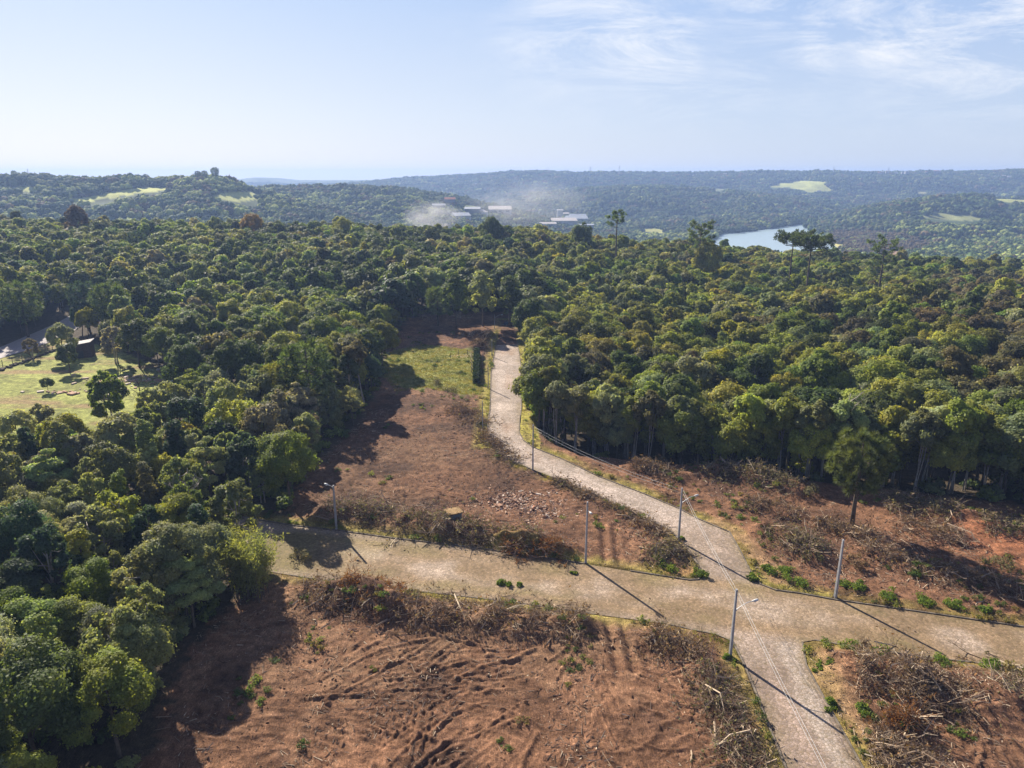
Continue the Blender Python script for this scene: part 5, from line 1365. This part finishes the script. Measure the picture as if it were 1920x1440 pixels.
# ------------------------------------------------------------------ small buildings on the site
def hut():
    p = at(850, 985); t = bpy.data.objects.new('concrete_hut', None); COL.objects.link(t); t.location = (p[0], p[1], tz(p[0], p[1])); t.rotation_euler = (0, 0, .45)
    mw = simple_mat('blue_grey_render', (.16, .24, .30), .85, .2, var=.3, scale=2); mr = simple_mat('lichen_roof', (.30, .20, .10), .9, .15, var=.6, scale=1.4)
    mb = MB(); mb.box((0, 0, .95), (2.1, 1.7, 2.5)); link('wall', mb.mesh('wall', mw), t)
    mb = MB(); mb.box((0, 0, 2.29), (2.5, 2.1, .16)); link('roof', mb.mesh('roof', mr), t)
    mb = MB(); mb.box((.35, -.87, .8), (.8, .05, 1.7)); link('door', mb.mesh('door', M_DARK), t)
    tag(t, 'tiny blue grey concrete hut with an orange lichened flat roof buried in brush', 'hut')
hut()
def shed():
    p = at(150, 667); t = bpy.data.objects.new('wooden_shed', None); COL.objects.link(t); t.location = (p[0], p[1], tz(p[0], p[1])); t.rotation_euler = (0, 0, .30)
    mw = simple_mat('weathered_boards', (.09, .062, .055), .9, .15, var=.5, scale=5); mr = simple_mat('old_sheet_roof', (.33, .31, .33), .7, .3, var=.35, scale=2)
    mb = MB(); W, D, h0_, h1_ = 7.0, 4.6, 3.5, 4.6
    V = [(-W / 2, -D / 2, -.4), (W / 2, -D / 2, -.4), (W / 2, D / 2, -.4), (-W / 2, D / 2, -.4), (-W / 2, -D / 2, h0_), (W / 2, -D / 2, h1_), (W / 2, D / 2, h1_), (-W / 2, D / 2, h0_)]
    mb.add(V, [(0, 3, 2, 1), (4, 5, 6, 7), (0, 1, 5, 4), (1, 2, 6, 5), (2, 3, 7, 6), (3, 0, 4, 7)])
    for k in range(23): mb.box((-W / 2 + .15 + k * .305, -D / 2 - .02, 1.6), (.22, .04, 3.5))
    link('wall', mb.mesh('wall', mw), t)
    mb = MB(); Vr = [(x * 1.07, y * 1.12, z + dz) for dz in (.03, .13) for x, y, z in [V[4], V[5], V[6], V[7]]]
    mb.add(Vr, [(0, 3, 2, 1), (4, 5, 6, 7), (0, 1, 5, 4), (1, 2, 6, 5), (2, 3, 7, 6), (3, 0, 4, 7)])
    for k in range(14):
        x = -W / 2 * 1.05 + k * .55; z = h0_ + (x + W / 2) / W * (h1_ - h0_) + .16; mb.box((x, 0, z), (.09, D * 1.1, .05))
    link('roof', mb.mesh('roof', mr), t)
    mb = MB(); mb.box((.8, -D / 2 - .06, 1.0), (1.5, .06, 2.6)); link('door', mb.mesh('door', M_DARK), t)
    mb = MB(); mb.box((-2.1, -D / 2 - .06, 1.9), (1.1, .06, .9)); link('window', mb.mesh('window', M_DARK), t)
    tag(t, 'dark weathered wooden shed with a grey lean-to roof at the edge of the pasture', 'shed')
shed()
def car():
    p = at(951, 611.5); t = bpy.data.objects.new('parked_car', None); COL.objects.link(t); t.location = (p[0], p[1], .02); t.rotation_euler = (0, 0, .12)
    mp = simple_mat('dark_blue_paint', (.015, .022, .05), .25, .6, .3, .05); mg = simple_mat('car_glass', (.05, .07, .09), .08, .7, 0, .05)
    mt = simple_mat('tyre_rubber', (.02, .02, .02), .9, .2); ml = simple_mat('headlight_glass', (.7, .72, .75), .15, .6, 0, .05)
    prof = [(-2.15, .35), (-2.2, .75), (-2.05, .95), (-1.2, 1.02), (-.55, 1.48), (.95, 1.52), (1.75, 1.05), (2.1, .95), (2.15, .4)]   # side view, front at -x
    mb = MB(); n = len(prof); V = []
    for y, s in ((-.84, 1), (-.6, 1), (.6, 1), (.84, 1)):
        for x, z in prof:
            k = 1.0 if abs(y) < .7 or z < 1.05 else .82
            V.append((x, y * k, z))
    Qc = []
    for j in range(3):
        for i in range(n - 1): Qc.append((j * n + i, j * n + i + 1, (j + 1) * n + i + 1, (j + 1) * n + i))
        Qc.append((j * n + n - 1, j * n, (j + 1) * n, (j + 1) * n + n - 1))
    mb.add(V, Qc)
    for j in (0, 3):
        V2 = V[j * n:(j + 1) * n] + [(0, V[j * n][1], .6)]; mb.add(V2, None, [(i, (i + 1) % n, n) for i in range(n)])
    link('body', mb.mesh('body', mp), t)
    def panel(name, pts):
        link(name, MB().add(pts, [(0, 1, 2, 3)]).mesh(name, mg), t)
    panel('windscreen', [(-1.13, -.6, 1.08), (-1.13, .6, 1.08), (-.6, .55, 1.46), (-.6, -.55, 1.46)])
    panel('rear_window', [(1.02, -.55, 1.49), (1.02, .55, 1.49), (1.66, .6, 1.12), (1.66, -.6, 1.12)])
    for s in (-1, 1):
        panel('side_window', [(-.95, s * .83, 1.08), (1.45, s * .83, 1.1), (.85, s * .73, 1.46), (-.5, s * .73, 1.44)])
        link('headlight', MB().box((-2.17, s * .62, .78), (.1, .36, .16)).mesh('headlight', ml), t)
        link('wing_mirror', MB().box((-.85, s * .95, 1.1), (.12, .2, .14)).mesh('wing_mirror', mp), t)
        for x in (-1.35, 1.35):
            w_ = link('wheel', MB().tube([(x, s * .72, .32), (x, s * .9, .32)], [.32, .32], 16).mesh('wheel', mt), t)
            link('rim', MB().tube([(x, s * .88, .32), (x, s * .915, .32)], [.2, .18], 12).mesh('rim', M_GALV), w_)
    t.rotation_euler = (0, 0, PI / 2 - .35)
    tag(t, 'dark blue car parked in the shade where the street meets the trees', 'car')
car()

# pasture fence beside the asphalt road
def fence(px, name, label, n, h, mat=M_BARK, wires=3):
    P = poly(px); seg = np.linalg.norm(np.diff(P, axis=0), axis=1); cum = np.r_[0, np.cumsum(seg)]
    t = bpy.data.objects.new(name, None); COL.objects.link(t); t.location = (P[0, 0], P[0, 1], 0); tops = []
    for k in range(n):
        s = cum[-1] * k / (n - 1); i = min(len(seg) - 1, np.searchsorted(cum, s, 'right') - 1); q = P[i] + (P[i + 1] - P[i]) * (s - cum[i]) / seg[i]
        z = tz(q[0], q[1]); b = (q[0] - P[0, 0], q[1] - P[0, 1])
        link('post', MB().tube([(*b, z - .4), (b[0] + .04, b[1], z + h)], [.09, .075], 6).mesh('post', mat), t); tops.append((*b, z))
    mb = MB()
    for w_ in range(wires):
        mb.tube([(x, y, z + h * (w_ + 1) / (wires + .4)) for x, y, z in tops], [.012] * n, 3)
    link('wire', mb.mesh('wire', M_DARK), t); tag(t, label, 'fence')
fence([(-60, 722), (0, 688), (45, 672), (82, 657), (110, 645)], 'wire_fence', 'wire fence with wooden posts between the asphalt road and the pasture', 13, 2.0)
fence([(845, 672), (865, 664), (885, 668), (884, 700)], 'wire_fence', 'short wire fence with thin posts on the upper grass lot left of the hedge', 8, 1.7)
fence([(905, 700), (904, 680), (908, 665)], 'wire_fence', 'low wire fence between the hedge and the thin poles', 4, 2.0)
# stone bank under the fence
r = np.random.default_rng(95); mb = MB(); P = poly([(-60, 728), (0, 694), (45, 678), (82, 663), (115, 652)])
mb_b = MB()
for i in range(len(P) - 1):
    L = np.linalg.norm(P[i + 1] - P[i])
    for k in range(int(L / .55)):
        q = P[i] + (P[i + 1] - P[i]) * (k + .5) / (L / .55) + r.normal(size=2) * .3; s = r.uniform(.35, .8)
        V = np.array([[-1, -1, -1], [1, -1, -1], [1, 1, -1], [-1, 1, -1], [-1, -1, 1], [1, -1, 1], [1, 1, 1], [-1, 1, 1]]) * s * .5 * np.array([1.3, 1, .9]) + r.normal(size=(8, 3)) * .1 + np.array([*q, tz(*q) + .25])
        mb.add(V, [(0, 3, 2, 1), (4, 5, 6, 7), (0, 1, 5, 4), (1, 2, 6, 5), (2, 3, 7, 6), (3, 0, 4, 7)])
tag(link('stone_bank', mb.mesh('stone_bank', simple_mat('field_stone', (.10, .085, .075), .95, .1, var=.5, scale=1))), 'dark loose stone bank following the wire fence above the pasture', 'stone wall')
# @@PART4@@
# ------------------------------------------------------------------ far buildings
M_WHITE = simple_mat('white_wall', (.46, .46, .47), .8, .2, var=.12, scale=.2)
M_ROOF = simple_mat('pale_sheet_roof', (.50, .46, .44), .6, .3, var=.15, scale=.15)
M_GROOF = simple_mat('grey_sheet_roof', (.34, .37, .42), .6, .3, var=.2, scale=.15)
M_RROOF = simple_mat('red_tile_roof', (.36, .15, .10), .85, .2, var=.25, scale=.3)
M_BWALL = simple_mat('blue_grey_wall', (.14, .17, .22), .8, .2, var=.2, scale=.2)
def hall(u, v, Y, w, d, h, rh, label, wall=M_WHITE, roof=M_ROOF, rz=0, name='factory_hall', cat='factory', doors=0):
    x_, y_, d_ = ray(u, v); ys_ = np.linspace(640, 1900, 640); zz = TZ(x_ / y_ * ys_, ys_); sg = H + d_ / y_ * ys_
    k_ = np.where(zz + 7 > sg)[0]; Y2 = ys_[k_[0]] if len(k_) else Y; f_ = Y2 / Y; w, d, h, rh = w * f_, d * f_, h * f_, rh * f_; Y = Y2 + d / 2
    print('hall', u, v, round(Y2)); q = at_y(u, v, Y2); zt = tz(q[0], Y2)
    t = bpy.data.objects.new(name, None); COL.objects.link(t); t.location = (q[0], Y, q[2]); t.rotation_euler = (0, 0, rz)
    dn = max(6, q[2] - zt + 6)
    link('wall', MB().box((0, 0, h / 2 - dn / 2), (w, d, h + dn)).mesh('wall', wall), t)
    V = [(-w / 2 - .6, -d / 2 - .8, h + .02), (w / 2 + .6, -d / 2 - .8, h + .02), (w / 2 + .6, d / 2 + .8, h + .02), (-w / 2 - .6, d / 2 + .8, h + .02), (-w / 2 - .6, 0, h + rh), (w / 2 + .6, 0, h + rh)]
    link('roof', MB().add(V, [(0, 1, 5, 4), (2, 3, 4, 5), (0, 3, 2, 1)], [(0, 4, 3), (1, 2, 5)]).mesh('roof', roof), t)
    for k in range(doors):
        x = -w / 2 + w * (k + .5) / doors
        link('door', MB().box((x, -d / 2 - .06, h * .35), (w / doors * .45, .1, h * .7)).mesh('door', M_BWALL), t)
    tag(t, label, cat, 'buildings in the valley beyond the forest'); return t
FY = 860
hall(937, 398, FY, 26, 24, 3.2, 3.6, 'long pale roofed hall standing right of the smoke in the valley', M_WHITE, M_ROOF, .05, doors=3)
hall(886, 399, FY - 30, 17, 16, 4.2, 2.0, 'blue grey walled shed in the valley beside the white smoke', M_BWALL, M_GROOF, -.05, doors=2)
hall(862, 409, FY - 60, 18, 20, 2.5, 3.0, 'low pale roof lowest of the sheds by the white smoke', M_WHITE, M_GROOF, .35)
hall(902, 403, FY - 45, 9, 12, 3, 2.4, 'small white gabled shed between the blue grey shed and the long hall', M_WHITE, M_ROOF, 1.2)
hall(843, 380, FY + 60, 13, 10, 4, 2.4, 'house with a pale eave high on the slope above the smoke', M_BWALL, M_RROOF, .1, 'house', 'house')
hall(822, 390, FY + 20, 15, 10, 3, 2, 'dark house half hidden in the smoke below the high one', M_BWALL, M_GROOF, .2, 'house', 'house')
hall(1050, 410, FY - 90, 6, 6, 8.5, .8, 'white tower block of the factory at the forest skyline', M_WHITE, M_WHITE, 0, 'factory_tower', 'tower')
hall(1060, 404, FY - 60, 8, 8, 2.0, 1.0, 'small white annex right of the white factory tower', M_WHITE, M_ROOF)
hall(1058, 419, FY - 190, 22, 20, 2.4, 2.2, 'wide pinkish white factory roof below the white tower', M_WHITE, M_ROOF, .1)
hall(1082, 416, FY - 150, 20, 18, 3.0, 2.4, 'grey factory roof right of the wide pale one', M_WHITE, M_GROOF, .1)
hall(1084, 409, FY - 90, 17, 12, 2.0, 2.0, 'upper grey roof behind the grey factory roof', M_WHITE, M_GROOF, .1)
hall(1027, 423, FY - 200, 15, 10, 1.6, 1.2, 'low flat pale roof at the left end of the factory', M_WHITE, M_ROOF, .05)
hall(1092, 425, FY - 215, 20, 8, 1.4, .8, 'low blue grey roof at the foot of the factory', M_BWALL, M_GROOF, .0)

# little houses on the far ridge
hw = MB().box((0, 0, 1.2), (13, 9, 8)).mesh('wall', M_WHITE)
HR = []
for mt_ in (M_ROOF, M_RROOF, M_GROOF):
    HR.append(MB().add([(-7, -5, 5.22), (7, -5, 5.22), (7, 5, 5.22), (-7, 5, 5.22), (-7, 0, 8), (7, 0, 8)], [(0, 1, 5, 4), (2, 3, 4, 5), (0, 3, 2, 1)], [(0, 4, 3), (1, 2, 5)]).mesh('roof', mt_))
r = np.random.default_rng(55)
def ridge_house(u, v, label, s=1.0, Lh=2):
    # where the line of sight meets the hillside
    x, y, d = ray(u, v); ys_ = np.linspace(900, 3600, 700); zz = TZ(x / y * ys_, ys_); sight = H + d / y * ys_
    k = np.where(zz + 5 > sight)[0]; Yh = ys_[k[0]] if len(k) else 2950.
    xx = x / y * Yh
    t = bpy.data.objects.new('house', None); COL.objects.link(t); t.location = (xx, Yh - 4, max(tz(xx, Yh), H + d / y * Yh - 4)); t.rotation_euler = (0, 0, r.uniform(-.6, .6)); t.scale = (s,) * 3
    link('wall', hw, t); link('roof', HR[r.integers(3)], t)
    tag(t, label, 'house', 'houses on the far ridge')
for k in range(34):
    u = r.uniform(1262, 1392); v = 326 + r.uniform(-2.5, 3.5) + (u - 1262) * .02
    ridge_house(u, v, 'tiny white house in the town on the far ridge above the lake', r.uniform(.55, 1.0))
for k in range(16):
    ridge_house(r.uniform(1640, 1760), 323 + r.uniform(-2, 2), 'tiny pale house strung along the ridge top right of the hill with the yellow field', r.uniform(.6, 1.1))
for k in range(12):
    ridge_house(r.uniform(1800, 1900), 329 + r.uniform(-3, 5), 'tiny pale house near the right end of the far ridge', r.uniform(.6, 1.2))
for k in range(9):
    ridge_house(r.uniform(800, 905), 343 + r.uniform(-6, 4), 'tiny pale house among the trees of the far slope above the smoke', r.uniform(.5, .9))
for u, v, lab in ((1535, 359, 'white house at the foot of the yellow field on the far hill'), (1690, 335, 'white house alone on the far slope below the ridge town'), (1752, 357, 'white house beside the small pale field on the far slope')):
    ridge_house(u, v, lab, 1.0)

# power pylons on the skyline
def pylon(u, vb, vt, Yd, label, wide=1.0):
    b = at_y(u, vb, Yd); tp = at_y(u, vt, Yd); h = tp[2] - b[2]; mb = MB(); w = h * .10 * wide
    for sx_ in (-1, 1):
        for sy_ in (-1, 1): mb.tube([(sx_ * w, sy_ * w, -6), (sx_ * w * .25, sy_ * w * .25, h * .75), (0, 0, h)], [.35, .3, .2], 4)
    for k in range(6):
        f = k / 6; ww = w * (1 - f * .8); z = h * f
        mb.tube([(-ww, -ww, z), (ww, -ww * .9, z + h / 7)], [.15, .15], 3); mb.tube([(ww, ww, z), (-ww, ww * .9, z + h / 7)], [.15, .15], 3)
    t = bpy.data.objects.new('power_pylon', None); COL.objects.link(t); t.location = tuple(b)
    link('lattice_tower', mb.mesh('lattice_tower', M_GALV), t)
    ar = MB()
    for z in (h * .72, h * .86): ar.tube([(-h * .16 * wide, 0, z), (0, 0, z + .8), (h * .16 * wide, 0, z)], [.12, .3, .12], 4)
    link('crossarms', ar.mesh('crossarms', M_GALV), t)
    tag(t, label, 'pylon', 'pylons on the skyline')
pylon(1028, 323, 313, 3000, 'lattice pylon left of two on the central skyline')
pylon(1107, 323, 312, 3000, 'lattice pylon in the middle of the central skyline', 1.6)
pylon(1161, 323, 310, 3000, 'tallest lattice pylon right of the middle one on the skyline')
pylon(1563, 320, 311, 3000, 'thin mast on the dark rounded hill top above the yellow field', .5)
pylon(1666, 322, 313, 3000, 'mast above the ridge town right of the dark hill', .6)
pylon(53, 327, 316, 1150, 'thin mast on the left hill near the frame edge', .4)

# ------------------------------------------------------------------ labels for the forest trees
def near_label():
    used = set(o['label'] for o in COL.objects if 'label' in o.keys())
    KW = {'round': 'round crowned tree', 'clumpy': 'lumpy crowned tree', 'tall': 'slim trunked tree', 'airy': 'loose leaved tree', 'layered': 'flat layered tree', 'column': 'narrow upright tree', 'big': 'very tall tree'}
    LMS = LANDMARKS
    sizes = np.array([t['s'] for t in TREES]); lo, hi = np.quantile(sizes, [.33, .67])
    rel = lambda dx, dy: ('behind' if dy > 0 else 'in front of') if abs(dy) > abs(dx) * 1.1 else ('right of' if dx > 0 else 'left of')
    order = sorted(range(len(TREES)), key=lambda i: TREES[i]['y'])
    for i in order:
        t = TREES[i]; sz = 'small' if t['s'] < lo else 'broad' if t['s'] > hi else 'middle sized'
        c = sorted(LMS, key=lambda l: (l[1] - t['x']) ** 2 + (l[2] - t['y']) ** 2)[:6]
        done = False
        for ph, lx, ly in c:
            dx, dy = t['x'] - lx, t['y'] - ly; D = math.hypot(dx, dy); R_ = rel(dx, dy)
            dist = 'just ' if D < 11 else '' if D < 24 else 'some way ' if D < 40 else 'well '
            lab = f"{sz} {t['tint']} {KW[t['kind']]} {dist}{R_} {ph}"
            if len(lab.split()) <= 16 and lab not in used:
                used.add(lab); t['o']['label'] = lab; t['o']['group'] = t['group']; done = True; break
        if not done:
            for ph, lx, ly in c:
                dx, dy = t['x'] - lx, t['y'] - ly; s2 = ('right' if dx > 0 else 'left'); R_ = ('behind' if dy > 0 else 'in front')
                lab = f"{sz} {t['tint']} {KW[t['kind']]} {R_} and to the {s2} of {ph}"
                if lab not in used and len(lab.split()) <= 16: used.add(lab); break
            t['o']['label'] = lab; t['o']['group'] = t['group']
near_label()

# ------------------------------------------------------------------ air: haze and smoke
HAZE_D = 1.9e-4
bm = bmesh.new(); bmesh.ops.create_cube(bm, size=1); me = bpy.data.meshes.new('haze'); bm.to_mesh(me); bm.free()
zlo, zhi = float(Z.min()) - 1.0, 90.0
hz_ = link('haze', me, None, (0, 2700, (zlo + zhi) / 2), 0, (11400, 6200, zhi - zlo)); hz_['kind'] = 'stuff'; tag(hz_, 'thin blue haze filling the valley air', 'haze')
m, nt, out = newmat('haze_air'); pv_ = nd(nt, 'VolumePrincipled'); pv_.inputs['Color'].default_value = (.38, .56, 1.0, 1); pv_.inputs['Density'].default_value = HAZE_D
pv_.inputs['Anisotropy'].default_value = .2; nt.links.new(pv_.outputs[0], out.inputs['Volume']); me.materials.append(m)
def smoke(u, v, Yd, sx_, sy_, sz_, dens, seed, label, lean):
    q = at_y(u, v, Yd); bm = bmesh.new(); bmesh.ops.create_icosphere(bm, subdivisions=4, radius=1)
    V = np.array([w.co[:] for w in bm.verts]); w_ = 1 + .35 * fbm(V[:, 0] * 1.6 + seed, V[:, 1] * 1.6 + V[:, 2] * 1.3, seed, 3)
    for k, vv in enumerate(bm.verts): vv.co = Vector(V[k] * w_[k]); vv.co.x += lean * (vv.co.z + 1) * .5
    me = bpy.data.meshes.new('smoke'); bm.to_mesh(me); bm.free()
    o = link('smoke', me, None, tuple(q), 0, (sx_, sy_, sz_)); o['kind'] = 'stuff'; tag(o, label, 'smoke')
    m, nt, out = newmat('smoke'); tc = objco(nt); pvn = nd(nt, 'VolumePrincipled'); pvn.inputs['Color'].default_value = (.97, .97, 1, 1); pvn.inputs['Anisotropy'].default_value = .2
    n_ = noise(nt, 1.9, 5, .6, tc); ln = nd(nt, 'VectorMath', operation='LENGTH'); nt.links.new(tc, ln.inputs[0])
    sep = nd(nt, 'SeparateXYZ'); nt.links.new(tc, sep.inputs[0])
    fall = ramp(nt, ln.outputs['Value'], [(.15, 1), (.92, 0)]); nr_ = ramp(nt, n_.outputs['Fac'], [(.42, 0), (.66, 1)])
    hgt_ = nd(nt, 'MapRange'); nt.links.new(sep.outputs['Z'], hgt_.inputs['Value']); hgt_.inputs['From Min'].default_value = -1; hgt_.inputs['From Max'].default_value = .9; hgt_.inputs['To Min'].default_value = 1; hgt_.inputs['To Max'].default_value = .12
    d_ = math_(nt, 'MULTIPLY', math_(nt, 'MULTIPLY', fall.outputs[0], nr_.outputs[0]), math_(nt, 'MULTIPLY', hgt_.outputs[0], dens)); nt.links.new(d_, pvn.inputs['Density'])
    nt.links.new(pvn.outputs[0], out.inputs['Volume']); me.materials.append(m)
smoke(808, 402, 760, 38, 22, 22, .12, 4, 'white smoke billowing up behind the forest beside the sheds', .35)
smoke(985, 374, 930, 95, 36, 40, .034, 9, 'thin grey smoke drifting up in front of the far slope', .2)

# ------------------------------------------------------------------ sun and sky
AZ, EL = math.radians(-33.0), math.radians(31.5)      # azimuth measured from the view axis, to the left
sd = Vector((math.sin(AZ) * math.cos(EL), math.cos(AZ) * math.cos(EL), math.sin(EL)))
sun = bpy.data.lights.new('sun', 'SUN'); sun.energy = 5.0; sun.angle = math.radians(.53); sun.color = (1.0, .90, .74)
so = bpy.data.objects.new('sun', sun); COL.objects.link(so); so.rotation_euler = (-sd).to_track_quat('-Z', 'Y').to_euler()
so.location = sd * 200
w = bpy.data.worlds.new('World'); sc.world = w; w.use_nodes = True; nt = w.node_tree; nt.nodes.clear()
out = nt.nodes.new('ShaderNodeOutputWorld'); bg = nd(nt, 'Background'); nt.links.new(bg.outputs[0], out.inputs[0]); bg.inputs['Strength'].default_value = .05
sky = nd(nt, 'TexSky', sky_type='NISHITA'); sky.sun_disc = False; sky.sun_elevation = EL; sky.sun_rotation = AZ; sky.altitude = 900; sky.air_density = 1.0; sky.dust_density = 1.6; sky.ozone_density = 1.4
gen = nd(nt, 'TexCoord').outputs['Generated']; sep = nd(nt, 'SeparateXYZ'); nt.links.new(gen, sep.inputs[0])
fwd = math_(nt, 'MAXIMUM', sep.outputs['Y'], .05); cx = math_(nt, 'DIVIDE', sep.outputs['X'], fwd); cy = math_(nt, 'DIVIDE', sep.outputs['Z'], fwd)
cmb = nd(nt, 'CombineXYZ'); nt.links.new(cx, cmb.inputs[0]); nt.links.new(cy, cmb.inputs[1])
mp = nd(nt, 'Mapping'); mp.inputs['Rotation'].default_value = (0, 0, math.radians(14)); mp.inputs['Scale'].default_value = (4.5, 20, 1); nt.links.new(cmb.outputs[0], mp.inputs['Vector'])
c1 = noise(nt, 1.0, 10, .74, mp.outputs[0]); c1.inputs['Distortion'].default_value = .6
c2 = noise(nt, 5.5, 3, .5, cmb.outputs[0])
elm = ramp(nt, cy, [(.03, 0), (.07, .25), (.15, 1)])
# high wisps gather to the right of the view
az_m = nd(nt, 'MapRange', interpolation_type='SMOOTHSTEP'); nt.links.new(math_(nt, 'DIVIDE', sep.outputs['X'], math_(nt, 'MAXIMUM', sep.outputs['Y'], .05)), az_m.inputs['Value']); az_m.inputs['From Min'].default_value = -.14; az_m.inputs['From Max'].default_value = .16
cl = ramp(nt, c1.outputs['Fac'], [(.43, 0), (.70, 1)]); cb = ramp(nt, c2.outputs['Fac'], [(.35, .1), (.55, 1)])
cf = math_(nt, 'MULTIPLY', math_(nt, 'MULTIPLY', cl.outputs[0], cb.outputs[0]), math_(nt, 'MULTIPLY', math_(nt, 'MULTIPLY', az_m.outputs[0], elm.outputs[0]), .95))
base = ramp(nt, sep.outputs['Z'], [(0.0, (1.06, 1.02, .99)), (.07, (.93, .97, 1.03)), (.21, (.66, .80, 1.03)), (.45, (.15, .26, .55)), (1.0, (.05, .09, .25))])
base8 = mix(nt, base.outputs[0], (8.1, 8.3, 8.7), 1.0, 'MULTIPLY')
skc = mix(nt, sky.outputs[0], base8, .9)
# away from the sun the clear sky is deeper
azr = nd(nt, 'MapRange', interpolation_type='SMOOTHSTEP'); nt.links.new(sep.outputs['X'], azr.inputs['Value']); azr.inputs['From Min'].default_value = -.6; azr.inputs['From Max'].default_value = .6
deep = ramp(nt, azr.outputs[0], [(0, (1.0, 1.0, 1.0)), (1, (.74, .82, .93))]); skc = mix(nt, skc, deep.outputs[0], 1.0, 'MULTIPLY')
bk = nd(nt, 'MapRange', interpolation_type='SMOOTHSTEP'); nt.links.new(sep.outputs['Y'], bk.inputs['Value']); bk.inputs['From Min'].default_value = -.3; bk.inputs['From Max'].default_value = .45
bkr = ramp(nt, bk.outputs[0], [(0, (.42, .46, .55)), (1, 1)]); skc = mix(nt, skc, bkr.outputs[0], 1.0, 'MULTIPLY')
colr = mix(nt, skc, (9.6, 9.6, 9.8), cf); nt.links.new(colr, bg.inputs['Color'])

sc.view_settings.view_transform = 'Standard'; sc.view_settings.look = 'None'; sc.view_settings.exposure = 1.13; sc.view_settings.gamma = 1
sc.render.engine = 'CYCLES'; sc.cycles.use_denoising = True
try: sc.cycles.denoiser = 'OPENIMAGEDENOISE'
except Exception: pass
sc.cycles.max_bounces = 6; sc.cycles.diffuse_bounces = 3; sc.cycles.glossy_bounces = 2; sc.cycles.transmission_bounces = 3; sc.cycles.volume_bounces = 0
sc.cycles.volume_step_rate = 1.0; sc.cycles.volume_max_steps = 128; sc.cycles.sample_clamp_indirect = 4
sc.render.resolution_x = 1024; sc.render.resolution_y = 768
